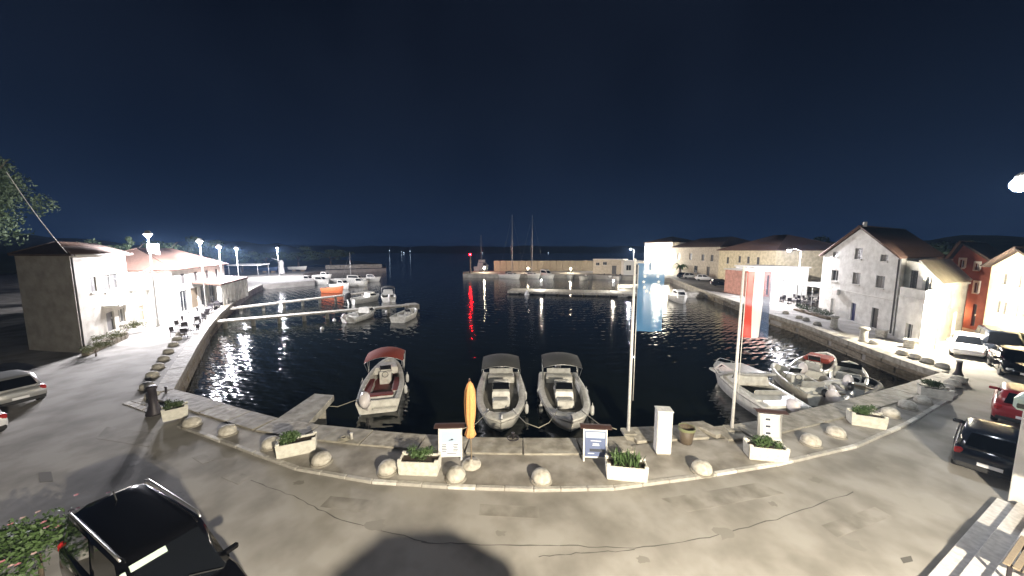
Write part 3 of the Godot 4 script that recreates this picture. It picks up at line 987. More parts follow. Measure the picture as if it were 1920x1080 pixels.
func setting():
	# water: one sheet to the horizon
	var w := SurfaceTool.new()
	w.begin(Mesh.PRIMITIVE_TRIANGLES)
	for q in [[-2500.0, -4000.0, 2500.0, 30.0]]:
		var c := [Vector3(q[0], WATER, q[1]), Vector3(q[2], WATER, q[1]), Vector3(q[2], WATER, q[3]), Vector3(q[0], WATER, q[3])]
		for i in [0, 1, 2, 0, 2, 3]:
			w.set_uv(Vector2(c[i].x / 13.0, c[i].z / 9.0))
			w.set_normal(Vector3.UP)
			w.add_vertex(c[i])
	w.generate_tangents()
	struct("water", w.commit(), M.water)
	# land round the basin
	var land := PackedVector2Array([Vector2(-420, 60), Vector2(-420, -190)])
	land.append_array(G2([[600, 500.5], [724, 499.5], [724, 503], [610, 507], [566, 514], [592, 521], [590, 526]]))
	for e in [edge_left(), edge_front(), edge_right()]:
		var l: Array = e
		if e != edge_left(): l = e.slice(1)
		land.append_array(G2(l))
	land.append_array(G2([[1200, 519], [1110, 515], [868, 513.5], [868, 509.5], [890, 508], [1110, 507], [1256, 507]]))
	land.append_array(PackedVector2Array([Vector2(420, -170), Vector2(420, 60)]))
	var m := MB.new()
	m.prism(land, -2.6, 0.0)
	struct("ground", m.done(), M.road)
	# raised promenade along the front with a kerb
	var kerb := [[338, 800], [390, 818], [480, 851], [560, 880], [700, 904], [840, 913], [1000, 919], [1150, 916], [1300, 896], [1450, 872], [1600, 838], [1700, 795], [1790, 741]]
	var inner := [[1776, 720], [1700, 745], [1600, 773], [1500, 797], [1420, 815], [1372, 822], [1300, 826], [1225, 830], [1100, 846], [980, 848], [880, 847], [800, 843], [700, 836], [600, 826], [520, 812], [470, 797], [420, 781], [372, 764], [330, 752]]
	var poly := G2(kerb, PAVE)
	poly.append_array(G2(inner, PAVE))
	m = MB.new()
	m.prism(poly, -0.01, PAVE)
	struct("promenade", m.done(), M.pave)
	var kn := Node3D.new()
	kn.name = "kerb"
	kn.set_meta("kind", "structure")
	add_child(kn)
	var kp := []
	for p in kerb: kp.append(G(p[0], p[1], 0.0))
	strip_stones(kn, "kerb_stone", kp, 0.16, 0.9, PAVE + 0.025, 0.0, [M.kerb, M.trim, M.kerb])
	# coping stones along the water's edge
	var cn := Node3D.new()
	cn.name = "quay_coping"
	cn.set_meta("kind", "structure")
	add_child(cn)
	for e in [[edge_front(), 1.05], [edge_left(), 0.8], [edge_right(), 0.75]]:
		var pts := []
		for p in e[0]: pts.append(G(p[0], p[1], 0.14))
		strip_stones(cn, "coping_stone", pts, e[1], 1.7, 0.14, -0.25, [M.coping, M.coping2, M.coping3])
	# masonry facing of the quay under the coping
	var fn := Node3D.new()
	fn.name = "quay_wall"
	fn.set_meta("kind", "structure")
	add_child(fn)
	for e in [edge_right(), edge_left()]:
		for i in e.size() - 1:
			var a := G(e[i][0], e[i][1], 0.0)
			var b := G(e[i + 1][0], e[i + 1][1], 0.0)
			if maxf(-a.z, -b.z) > 62.0 : continue
			var d := (b - a)
			var n := Vector3(d.z, 0, -d.x).normalized()
			var cnt := maxi(1, int(d.length() / 1.5))
			for r in 3:
				for k in cnt:
					if rng.randf() < 0.02: continue
					var off := 0.5 if r == 1 else 0.0
					var c := a + d * ((k + 0.5 + off * 0.8) / (cnt + off)) 
					c.y = -0.42 - r * 0.42
					var s := Vector3(d.length() / cnt - 0.03, 0.39, 0.2)
					part(fn, "stone_block", bm(Vector3.ZERO, s, Basis(d.normalized(), Vector3.UP, d.normalized().cross(Vector3.UP)), 0.03), M.seawall, c - n * rng.randf_range(-0.02, 0.03))
	# patch of pale flagstones by the black mooring post
	var fs := Node3D.new()
	fs.name = "flagstone_paving"
	fs.set_meta("kind", "structure")
	add_child(fs)
	var q0 := G(228, 756, 0.03); var q1 := G(290, 779, 0.03); var q2 := G(372, 748, 0.03); var q3 := G(300, 735, 0.03)
	for i in 5:
		for j in 5:
			var u0 := i / 5.0; var u1 := (i + 1) / 5.0; var v0 := j / 5.0; var v1 := (j + 1) / 5.0
			var f := func(u: float, v: float) -> Vector2: return flat2(q0.lerp(q1, u).lerp(q3.lerp(q2, u), v))
			var g := 0.012
			var mm := MB.new()
			mm.prism(PackedVector2Array([f.call(u0 + g, v0 + g), f.call(u1 - g, v0 + g), f.call(u1 - g, v1 - g), f.call(u0 + g, v1 - g)]), 0.0, 0.03 + rng.randf() * 0.012)
			part(fs, "flagstone", mm.done(), M.flag_stone if rng.randf() > 0.3 else M.coping3)
	# seams and repairs in the road
	var cr := Node3D.new()
	cr.name = "road_seams"
	cr.set_meta("kind", "structure")
	add_child(cr)
	for l in [[[790, 1016], [900, 1022], [1050, 1023], [1190, 1028], [1330, 1008], [1470, 968], [1600, 922]], [[1010, 1044], [1090, 1037], [1190, 1030]], [[470, 900], [560, 935], [640, 975], [800, 1016]]]:
		for i in l.size() - 1:
			var a := G(l[i][0], l[i][1], 0.004); var b := G(l[i + 1][0], l[i + 1][1], 0.004)
			var n := (b - a).cross(Vector3.UP).normalized()
			var mm := MB.new()
			var cnt := 8
			var prev := [a - n * 0.012, a + n * 0.012]
			for k in cnt:
				var c := a.lerp(b, (k + 1.0) / cnt) + n * rng.randfn() * 0.018 * (0.0 if k == cnt - 1 else 1.0)
				var wd := rng.randf_range(0.006, 0.018)
				var nx := [c - n * wd, c + n * wd]
				mm.quad(prev[0], prev[1], nx[1], nx[0])
				prev = nx
			part(cr, "seam", mm.done(), M.tar)
	for p in [[[1240, 935], [1420, 905], [1470, 925], [1290, 960]], [[620, 930], [700, 938], [690, 962], [600, 950]], [[200, 800], [290, 812], [280, 838], [180, 822]], [[1540, 985], [1640, 950], [1672, 968], [1570, 1008]], [[900, 945], [1010, 950], [1012, 972], [898, 966]]]:
		var mm := MB.new()
		mm.prism(G2(p, 0.004), 0.0, 0.004)
		part(cr, "repair_patch", mm.done(), M.patch)
	for q in [[330, 930, 0.22], [560, 905, 0.16], [705, 985, 0.28], [1100, 965, 0.2], [1360, 1000, 0.3], [1530, 900, 0.18], [1600, 1020, 0.24], [1205, 1050, 0.15], [940, 1000, 0.14], [250, 870, 0.2], [1450, 945, 0.14], [1660, 880, 0.22]]:
		var c := G(q[0], q[1], 0.005)
		var mm := MB.new()
		var pts := []
		for k in 14:
			var rr: float = q[2] * rng.randf_range(0.55, 1.25)
			pts.append(c + Vector3(cos(TAU * k / 14) * rr, 0, sin(TAU * k / 14) * rr * 0.8))
		for k in 14: mm.tri(c, pts[k], pts[(k + 1) % 14])
		part(cr, "oil_stain", mm.done(), M.oil)
	for p in [[[415, 895], [440, 882], [470, 893], [446, 908], 0], [[360, 858], [382, 851], [402, 862], [380, 870], 0], [[72, 886], [96, 884], [100, 902], [74, 904], 1], [[1688, 1046], [1708, 1042], [1712, 1052], [1694, 1056], 1]]:
		var mm := MB.new()
		mm.prism(G2(p.slice(0, 4), 0.006), 0.0, 0.006)
		var cv := part(cr, "cover_slab" if p[4] == 0 else "drain_grate", mm.done(), M.patch if p[4] == 0 else M.tar)
	# dark wooded hills across the water
	var hm := MB.new().smooth()
	var n := FastNoiseLite.new()
	n.seed = 9
	n.frequency = 0.004
	var rows := []
	for j in 5:
		var row := []
		for i in 121:
			var x := lerpf(-2300.0, 2300.0, i / 120.0)
			var z := -1100.0 - j * 130.0
			var top := 26.0 + 9.0 * n.get_noise_2d(x, 0.0) + 4.0 * n.get_noise_2d(x * 4.0, 50.0)
			var prof: float = [0.0, 0.45, 0.85, 1.0, 0.4][j]
			row.append(Vector3(x, WATER - 0.3 + (top + 4.0 * n.get_noise_2d(x * 9.0, j * 90.0)) * prof, z))
		rows.append(row)
	hm.loft(rows, false, false, false)
	struct("hills", hm.done(), M.hill)
	# wooded slopes that close the bay behind the houses on both sides
	for side in [-1.0, 1.0]:
		var sm := MB.new().smooth()
		var rr := []
		for j in 5:
			var row := []
			for i in 41:
				var k := i / 40.0
				var near := Vector3(-70.0, 0, -190.0).lerp(Vector3(-230.0, 0, -20.0), k) if side < 0 else Vector3(95.0, 0, -190.0).lerp(Vector3(210.0, 0, -30.0), k)
				var out := Vector3(side * 0.75, 0, -0.66)
				var c := near + out * j * 28.0
				var hgt: float = [0.0, 0.5, 0.85, 1.0, 0.6][j] * (9.0 + 7.0 * k + 7.0 * n.get_noise_2d(c.x * 3.0, c.z * 3.0)) * smoothstep(0.0, 0.2, k + 0.06)
				row.append(Vector3(c.x, -0.4 + hgt + rng.randf() * 1.2, c.z))
			rr.append(row)
		sm.loft(rr, false, false, false)
		struct("wooded_slope", sm.done(), M.hill)

# stones laid along a line of points; the line is their outer edge, they reach to its landward side
func strip_stones(parent: Node3D, called: String, pts: Array, wide: float, long: float, top: float, bottom: float, mats: Array):
	for i in pts.size() - 1:
		var a: Vector3 = pts[i]; var b: Vector3 = pts[i + 1]
		var d := b - a
		var len := d.length()
		if len < 0.05: continue
		var cnt := maxi(1, roundi(len / long))
		if -a.z > 60.0 and -b.z > 60.0: cnt = maxi(1, int(len / 6.0))
		var u := d / len
		var n := Vector3(-u.z, 0, u.x)
		for k in cnt:
			var c := a + u * (len * (k + 0.5) / cnt) + n * (wide * 0.5 - 0.04)
			var dy := rng.randf_range(-0.006, 0.008)
			var s := Vector3(len / cnt - 0.015, top - bottom, wide * rng.randf_range(0.98, 1.02))
			var mi: Material = mats[rng.randi() % mats.size()]
			part(parent, called, bm(Vector3.ZERO, s, Basis(u, Vector3.UP, u.cross(Vector3.UP)), 0.02), mi, Vector3(c.x, (top + bottom) * 0.5 + dy, c.z))

# ------------------------------------------------------------------ things on the quay
func bollard_mesh(k := 0) -> ArrayMesh:
	# worn domes: each variant a little uneven
	var n := FastNoiseLite.new()
	n.seed = 60 + k
	n.frequency = 1.6
	var m := MB.new().smooth()
	var rings := []
	for p in [[0.25, 0.0], [0.3, 0.05], [0.315, 0.13], [0.29, 0.23], [0.22, 0.31], [0.1, 0.36], [0.001, 0.37]]:
		var ring := []
		for j in 20:
			var an := TAU * j / 20
			var r: float = p[0] * (1.0 + 0.10 * n.get_noise_3d(cos(an), p[1] * 3.0, sin(an)))
			ring.append(Vector3(cos(an) * r, p[1] * (1.0 + 0.12 * n.get_noise_2d(k * 7.0, 3.0)), sin(an) * r))
		rings.append(ring)
	m.loft(rings)
	return m.done()
func quay_furniture():
	var bmesh := bollard_mesh()
	var variants := [bmesh, bollard_mesh(1), bollard_mesh(2), bollard_mesh(3)]
	var base_ring := lm([[0.36, 0.0], [0.36, 0.03], [0.31, 0.045], [0.0, 0.045]], 18)
	var spots := [[427, 815, "scuffed pale stone dome bollard alone between two planters of the quay"], [509, 839, "stone dome bollard touching a flower planter opposite the concrete jetty"], [603, 869, "stone dome bollard just past the planter opposite the concrete jetty"], [727, 886, "stone dome bollard before the leafy planter by the orange parasol"], [855, 899, "stone dome bollard beside the round foot of the orange parasol"], [1015, 903, "stone dome bollard on the kerb between the two framed notice boards, chipped at its base"], [1316, 886, "stone dome bollard near the tall white service pillar"], [1520, 834, "stone dome bollard of a pair past the grey notice board, next to its planter"], [1567, 818, "stone dome bollard of a pair past the grey notice board, nearer the shaded planter"], [1669, 781, "stone dome bollard in shade, first after the shaded planter"], [1701, 767, "stone dome bollard in shade, second after the shaded planter"], [1730, 757, "stone dome bollard in shade, third after the shaded planter"], [1773, 733, "stone dome bollard first after the small planter by the corner"], [1785, 725, "stone dome bollard second after the small planter by the corner"], [1796, 718, "stone dome bollard at the foot of the black post by the corner"], [360, 799, "stone dome bollard half behind the planter by the black mooring post"]]
	var first: Node3D = null
	for s in spots:
		var p := G(s[0], s[1] - 2, PAVE)
		if first == null:
			first = thing("stone_bollard", s[2], "bollard", p, 0.0, "stone bollards along the near quay")
			part(first, "dome", bmesh, M.stone)
			part(first, "foot_ring", base_ring, M.coping2)
		else:
			var cb := copy(first, "stone_bollard", p, rng.randf() * 6.0, s[2], "stone bollards along the near quay")
			(cb.get_child(0) as MeshInstance3D).mesh = variants[rng.randi() % 4]
	for s in [[276, 728], [286, 707], [297, 691], [307, 676], [316, 662], [325, 649], [332, 638], [339, 628], [286, 745]]:
		copy(first, "stone_bollard", G(s[0], s[1], 0.0), 0.0, "grey stone dome bollard in the row along the lamp-lit promenade edge", "stone bollards of the promenade row")
	for s in [[1473, 588], [1498, 597], [1511, 601], [1532, 609], [1639, 645], [1691, 665], [1715, 672], [1738, 680], [1766, 690]]:
		copy(first, "stone_bollard", G(s[0], s[1], 0.0), 0.0, "low stone bollard in the row in front of the white gabled house", "stone bollards before the gabled house")
	# planters
	var pl := [[330, 783, 0.75, 0.85, "pale green-grey box planter with a brown bush by the black mooring post", 1], [558, 848, 0.42, 1.25, "white trough planter with low greenery opposite the concrete jetty", 0], [788, 884, -0.05, 1.35, "white trough planter with a leafy green plant beside the blue-white notice board", 0], [1173, 894, -0.16, 1.3, "white trough planter with spiky green leaves below the dark notice board", 2], [1434, 858, -0.2, 1.25, "white trough planter with a dark spreading shrub below the grey notice board", 0], [1623, 797, -0.42, 1.15, "white trough planter half in shade with a rounded green shrub", 0], [1751, 745, -0.6, 1.1, "small white planter near the black post at the quay corner", 1]]
	for a in pl:
		var p := G(a[0], a[1], PAVE)
		var t := thing("planter", a[4], "planter", p, a[2], "planters along the near quay")
		var L: float = a[3]
		var W := 0.55
		var h := 0.5
		var m := MB.new()
		# tapered trough with notched corners, hollow
		var ring := func(l: float, w: float, y: float) -> Array: return [Vector3(-l / 2, y, -w / 2), Vector3(l / 2, y, -w / 2), Vector3(l / 2, y, w / 2), Vector3(-l / 2, y, w / 2)]
		m.loft([ring.call(L, W, h), ring.call(L - 0.05, W - 0.06, 0.05), ring.call(L - 0.1, W - 0.1, 0.0)], true, false, true)
		m.loft([ring.call(L - 0.1, W - 0.1, h - 0.12), ring.call(L - 0.08, W - 0.08, h), ring.call(L, W, h)], true, false, false)
		for sx in [-1.0, 1.0]:
			for sz in [-1.0, 1.0]: m.box(Vector3(sx * (L / 2 - 0.06), h + 0.03, sz * (W / 2 - 0.05)), Vector3(0.13, 0.07, 0.1), Basis.IDENTITY, 0.02)
		part(t, "trough", m.done(), M.planter)
		part(t, "soil", bm(Vector3(0, h - 0.1, 0), Vector3(L - 0.1, 0.05, W - 0.1), Basis.IDENTITY, 0.0), M.soil)
		var c := MB.new()
		if a[5] == 2:
			for i in 90:
				var b0 := Vector3(rng.randf_range(-0.42, 0.42), h - 0.08, rng.randf_range(-0.16, 0.16))
				var tip := b0 + Vector3(rng.randfn() * 0.14, rng.randf_range(0.25, 0.55), rng.randfn() * 0.12)
				var sd := Vector3(rng.randfn(), 0, rng.randfn()).normalized() * 0.02
				var mid := b0.lerp(tip, 0.55) + Vector3(0, 0.05, 0)
				c.tri(b0 - sd, mid + sd * 1.3, b0 + sd); c.tri(b0 - sd, mid - sd * 1.3, mid + sd * 1.3); c.tri(mid - sd * 1.3, tip, mid + sd * 1.3)
		else:
			for i in 8: leaves(c, Vector3(rng.randf_range(-0.32, 0.32) * L, h + 0.05 + rng.randf() * 0.22, rng.randf_range(-0.14, 0.14)), Vector3(0.2, 0.17, 0.18) * rng.randf_range(0.7, 1.15), 120, 0.042)
		var lf := part(t, "plant", c.done(), M.leaf if a[5] != 1 else M.leaf_dark)
		lf.set_meta("kind", "stuff")
	# black mooring posts
	for a in [[290, 776, 1.35, "tall black iron mooring post with a flared foot on pale flagstones"], [1796, 704, 0.95, "black post with a pale band at the far quay corner"], [312, 739, 0.42, "short black iron stub near the corner of the promenade quay"]]:
		var p := G(a[0], a[1], 0.03)
		var t := thing("mooring_post", a[3], "mooring post", p)
		var h: float = a[2]
		var k := h / 1.35
		part(t, "shaft", lm([[0.3 * k, 0.0], [0.3 * k, 0.06], [0.21 * k, 0.22 * h], [0.16 * k, 0.4 * h], [0.15 * k, 0.85 * h], [0.19 * k, 0.9 * h]], 14), M.iron)
		part(t, "cap", lm([[0.19 * k, 0.9 * h], [0.2 * k, 0.95 * h], [0.12 * k, h], [0.0, h]], 14), M.iron if a[0] != 1796 else M.trim)
	# framed notice boards with small roofs
	notice_board(Vector3(845, 862, 0), 0.05, "white notice board with a dark boat picture under a small brown roof, beside the parasol", 0)
	notice_board(Vector3(1115, 864, 0), -0.1, "dark blue notice board with pale lines of print under a small brown roof", 1)
	notice_board(Vector3(1440, 830, 0), -0.2, "grey notice board with a white sheet of small pictures past the flagpole", 2)
	# folded parasol
	var p := G(884, 872, PAVE)
	var t := thing("parasol", "folded orange parasol tied up on a pole in a round stone foot", "parasol", p)
	part(t, "foot", lm([[0.34, 0.0], [0.34, 0.05], [0.28, 0.12], [0.08, 0.15], [0.05, 0.22], [0.0, 0.22]], 18), M.stone)
	part(t, "pole", tm([Vector3(0, 0.1, 0), Vector3(-0.03, 3.1, 0)], 0.026, 8), M.wood)
	var m := MB.new().smooth()
	var rings := []
	for q in [[1.02, 0.09], [1.12, 0.18], [1.3, 0.13], [1.42, 0.10], [1.6, 0.14], [1.9, 0.165], [2.3, 0.17], [2.7, 0.15], [2.92, 0.1], [3.02, 0.03]]:
		var r := []
		for j in 24:
			var an := TAU * j / 24
			var fold := 1.0 + 0.22 * cos(an * 8.0 + q[0] * 0.8) * (1.0 - smoothstep(2.75, 3.0, q[0]))
			r.append(Vector3(cos(an) * q[1] * fold - 0.02, q[0], sin(an) * q[1] * fold))
		rings.append(r)
	rings.reverse()
	m.loft(rings)
	part(t, "canopy", m.done(), M.parasol)
	part(t, "finial", lm([[0.0, 3.0], [0.04, 3.03], [0.035, 3.1], [0.0, 3.14]], 10, Vector3(-0.03, 0, 0)), M.board_roof)
	part(t, "strap", lm([[0.12, 1.39], [0.128, 1.42], [0.12, 1.45]], 14), M.parasol)
	# white service pillar and litter bin
	p = G(1241, 848, PAVE)
	t = thing("service_pillar", "tall plain white service pillar standing on the quay", "pillar", p, -0.12)
	part(t, "cabinet", bm(Vector3(0, 0.84, 0), Vector3(0.52, 1.6, 0.42), Basis.IDENTITY, 0.03), M.white_paint)
	part(t, "plinth", bm(Vector3(0, 0.03, 0), Vector3(0.48, 0.06, 0.38), Basis.IDENTITY, 0.01), M.concrete)
	part(t, "top_cover", bm(Vector3(0, 1.66, 0), Vector3(0.56, 0.05, 0.46), Basis.IDENTITY, 0.015), M.white_paint)
	var dr := part(t, "door", bm(Vector3(0, 0.86, 0.213), Vector3(0.44, 1.4, 0.012), Basis.IDENTITY, 0.004), M.white_paint)
	part(dr, "lock", bm(Vector3(0.17, 0.9, 0.224), Vector3(0.03, 0.09, 0.02), Basis.IDENTITY, 0.004), M.galv)
	p = G(1286, 830, 0.14)
	t = thing("litter_bin", "brown tapered litter bin with a crumpled liner over its rim", "bin", p)
	part(t, "tub", lm([[0.0, 0.0], [0.2, 0.0], [0.22, 0.04], [0.29, 0.62], [0.27, 0.62], [0.24, 0.3], [0.0, 0.28]], 16), M.bin)
	var ln := MB.new().smooth()
	var lr := []
	for q in [[0.26, 0.5], [0.285, 0.64], [0.31, 0.63], [0.315, 0.54]]:
		var r := []
		for j in 18:
			var an := TAU * j / 18
			r.append(Vector3(cos(an) * q[0] * (1 + rng.randfn() * 0.02), q[1] + rng.randfn() * 0.015, sin(an) * q[0]))
		lr.append(r)
	ln.loft(lr, true, false, false)
	part(t, "liner", ln.done(), M.leaf_pale)
	# flagpoles and flags
	flagpole(Vector3(1178, 812, 0), 490.0, "slim white flagpole on the quay that carries a blue flag", 0)
	flagpole(Vector3(1372, 806, 0), 505.0, "slim white flagpole on the quay that carries a red, white and blue flag", 1)
	# small concrete jetty
	var pts := [[520, 785], [578, 793], [626, 741], [590, 738]]
	var jm := MB.new()
	var jp := PackedVector2Array()
	for q in pts: jp.append(flat2(G(q[0], q[1], 0.1)))
	t = thing("concrete_jetty", "short flat concrete jetty slab sticking out from the quay", "jetty", Vector3.ZERO)
	jm.prism(jp, -0.18, 0.1, true)
	part(t, "slab", jm.done(), M.concrete)
	for q in [[608, 752], [560, 782]]:
		var c := G(q[0], q[1], 0.0)
		part(t, "pier", bm(Vector3(c.x - 0.5, -1.2, c.z), Vector3(0.9, 2.0, 0.8), Basis(Vector3.UP, 0.6), 0.04), M.concrete)
	# coil of mooring line and ring on the coping
	for a in [[645, 823, "small coil of grey mooring line on the coping near the concrete jetty"], [962, 822, "small iron mooring ring on the coping between the two grey boats"]]:
		var c := G(a[0], a[1], 0.15)
		t = thing("mooring_line" if a[0] == 645 else "mooring_ring", a[2], "rope" if a[0] == 645 else "ring", c)
		var rm := MB.new().smooth()
		for k in (3 if a[0] == 645 else 1):
			var rp := []
			for i in 17: rp.append(Vector3(cos(TAU * i / 16) * (0.22 - k * 0.05), 0.02 + k * 0.025, sin(TAU * i / 16) * (0.2 - k * 0.05)))
			rm.tube(rp, 0.02, 5)
		part(t, "coil" if a[0] == 645 else "ring", rm.done(), M.rope if a[0] == 645 else M.iron)
		part(t, "stub", lm([[0.05, 0.0], [0.05, 0.2], [0.07, 0.24], [0.0, 0.26]], 8, Vector3(0.3 if a[0] == 645 else 0.0, 0, 0)), M.trim if a[0] == 645 else M.iron)

func notice_board(px: Vector3, turn: float, label: String, kind: int):
	var p := G(px.x, px.y, PAVE)
	var t := thing("notice_board", label, "notice board", p, turn, "framed notice boards on the near quay")
	var w := 0.78
	var h := 1.12
	for sg in [-1.0, 1.0]: part(t, "post", bm(Vector3(sg * w * 0.5, 0.64, 0), Vector3(0.06, 1.28, 0.06), Basis(Vector3.RIGHT, -0.1), 0.01), M.steel if kind == 2 else M.white_paint)
	var tilt := Basis(Vector3.RIGHT, -0.18)
	var c := Vector3(0, 0.66, 0.03)
	var pn := part(t, "panel", bm(c, Vector3(w - 0.07, h * 0.8, 0.03), tilt, 0.006), [M.print_white, M.print_blue, M.galv][kind])
	var pr := func(nm: String, x: float, y: float, sx: float, sy: float, mt: Material):
		part(pn, nm, bm(c + tilt * Vector3(x, y, 0.018), Vector3(sx, sy, 0.003), tilt, 0.0), mt)
	part(t, "frame", bm(c + tilt * Vector3(0, h * 0.41, 0.0), Vector3(w, 0.05, 0.05), tilt, 0.01), M.white_paint)
	part(t, "frame", bm(c + tilt * Vector3(0, -h * 0.41, 0.0), Vector3(w, 0.05, 0.05), tilt, 0.01), M.white_paint)
	if kind == 0:
		pr.call("picture", 0.0, 0.2, 0.6, 0.38, M.print_sky)
		var bt := MB.new()
		for q in [[0.03, 0.1, 0.16, 0.025, 0.12], [0.06, 0.125, 0.08, 0.03, 0.0]]: bt.box(c + tilt * Vector3(q[0], q[1], 0.022), Vector3(q[2], q[3], 0.003), tilt * Basis(Vector3(0, 0, 1), q[4]), 0.0)
		part(pn, "boat_print", bt.done(), M.print_dark)
		for sx in [-0.22, 0.18]:
			for i in 5: pr.call("print_line", sx + rng.randf() * 0.02, -0.06 - i * 0.055, 0.14 + rng.randf() * 0.04, 0.022, M.print_dark)
		pr.call("print_line", 0.06, -0.36, 0.34, 0.02, M.print_dark)
	elif kind == 1:
		pr.call("header", 0.0, 0.3, 0.66, 0.2, M.print_sky)
		for q in [[0.02, 0.1, 0.36], [0.02, 0.0, 0.22], [0.02, -0.05, 0.24], [-0.15, -0.33, 0.22]]: pr.call("print_line", q[0], q[1], q[2], 0.025, M.print_white)
		pr.call("footer", 0.05, -0.22, 0.5, 0.1, M.print_dark)
	else:
		pr.call("sheet", 0.02, 0.02, 0.5, 0.72, M.print_white)
		for i in 5: part(pn, "picture", bm(c + tilt * Vector3(0.02 + (0.11 if i % 2 else -0.09), 0.28 - i * 0.13, 0.022), Vector3(0.17, 0.08, 0.003), tilt, 0.0), M.print_sky if i % 2 else M.print_dark)
	var rf := MB.new()
	for sg in [-1.0, 1.0]: rf.box(Vector3(0, 1.3, sg * 0.085), Vector3(w + 0.3, 0.03, 0.19), Basis(Vector3.RIGHT, sg * 0.2), 0.008)
	part(t, "roof", rf.done(), M.board_roof)

func flagpole(px: Vector3, top_py: float, label: String, kind: int):
	var p := G(px.x, px.y, 0.1)
	var h := hz(top_py, p) - 0.1
	var t := thing("flagpole", label, "flagpole", p)
	part(t, "base_block", bm(Vector3(0, 0.04, 0), Vector3(0.5, 0.12, 0.5), Basis.IDENTITY, 0.02), M.concrete)
	part(t, "pole", tm([Vector3(0, 0.05, 0), Vector3(0, h, 0)], 0.062, 10, 0.045), M.white_paint)
	part(t, "halyard", tm([Vector3(0.13, h * 0.2, 0.02), Vector3(0.13, h * 0.98, 0.02)], 0.014, 5), M.white_paint)
	part(t, "finial", lm([[0.0, -0.07], [0.06, -0.03], [0.06, 0.03], [0.0, 0.07]], 10, Vector3(0, h + 0.05, 0)), M.white_paint)
	part(t, "cross_arm", tm([Vector3(0, h - 0.05, 0), Vector3(1.25, h - 0.05, 0)], 0.016, 6), M.white_paint)
	var f := thing("flag", "blue flag with a ring of white marks hanging from its pole" if kind == 0 else "red, white and blue striped flag hanging from its pole", "flag", p + Vector3(0.12, 0, 0))
	var wd := 1.05
	var y1 := h - 0.07
	var y0 := h - 2.75
	var cols := [M.flag_blue] if kind == 0 else [M.flag_red, M.flag_white, M.flag_navy]
	for i in cols.size():
		var m := MB.new().smooth()
		var rows := []
		for r in 11:
			var row := []
			for c in 7:
				var u := (i + c / 6.0) / cols.size()
				var v := r / 10.0
				row.append(Vector3(u * wd, lerpf(y1, y0, v), 0.06 * sin(u * 9.0 + v * 3.0 + kind) * (0.25 + v)))
			rows.append(row)
		m.loft(rows, false, false, false)
		part(f, "cloth" if kind == 0 else "stripe", m.done(), cols[i])
	if kind == 0:
		for i in 12:
			var an := TAU * i / 12
			var u := 0.5 + cos(an) * 0.27
			var y := y1 - 0.72 + sin(an) * 0.42
			var v := (y1 - y) / (y1 - y0)
			var z := 0.06 * sin(u * 9.0 + v * 3.0) * (0.25 + v) + 0.012
			var sm := MB.new()
			var ce := Vector3(u * wd, y, z)
			for k in 10:
				var r0 := 0.075 if k % 2 == 0 else 0.032
				var r1 := 0.032 if k % 2 == 0 else 0.075
				sm.tri(ce, ce + Vector3(sin(TAU * k / 10) * r0, cos(TAU * k / 10) * r0, 0), ce + Vector3(sin(TAU * (k + 1) / 10) * r1, cos(TAU * (k + 1) / 10) * r1, 0))
			part(f, "star", sm.done(), M.white_paint)

# ------------------------------------------------------------------ the promenade side
func wire(label: String, a: Vector3, b: Vector3, sag: float, r := 0.02, m: Material = null, group := ""):
	var pts := []
	for i in 13:
		var k := i / 12.0
		pts.append(a.lerp(b, k) - Vector3(0, sag * 4.0 * k * (1.0 - k), 0))
	lone("overhead_cable", tm(pts, r, 5), m if m else M.galv, label, "cable", Vector3.ZERO, group)
func cafe_set(spots: Array, label_t: String, label_c: String, group: String, dark: Material, top: Material):
	var table: Node3D = null
	var chair: Node3D = null
	for s in spots:
		if table == null:
			table = thing("cafe_table", label_t, "table", s, 0.0, group + " tables")
			part(table, "table_top", bm(Vector3(0, 0.74, 0), Vector3(0.75, 0.04, 0.75), Basis.IDENTITY, 0.012), top)
			part(table, "leg", tm([Vector3(0, 0.03, 0), Vector3(0, 0.73, 0)], 0.035, 8), dark)
			part(table, "foot", lm([[0.26, 0.0], [0.26, 0.02], [0.04, 0.05]], 12), dark)
		else: copy(table, "cafe_table", s, 0.0)
		for k in 3:
			var an: float = TAU * k / 3.0 + s.x
			var p: Vector3 = s + Vector3(sin(an), 0, cos(an)) * 0.75
			if chair == null:
				chair = thing("cafe_chair", label_c, "chair", p, an + PI, group + " chairs")
				part(chair, "seat", bm(Vector3(0, 0.45, 0), Vector3(0.45, 0.05, 0.45), Basis.IDENTITY, 0.015), dark)
				part(chair, "backrest", bm(Vector3(0, 0.7, -0.22), Vector3(0.45, 0.42, 0.04), Basis(Vector3.RIGHT, -0.12), 0.015), dark)
				for q in [[-1, -1], [1, -1], [1, 1], [-1, 1]]: part(chair, "leg", tm([Vector3(q[0] * 0.19, 0, q[1] * 0.2), Vector3(q[0] * 0.18, 0.45, q[1] * 0.18)], 0.018, 5), dark)
			else: copy(chair, "cafe_chair", p, an + PI)
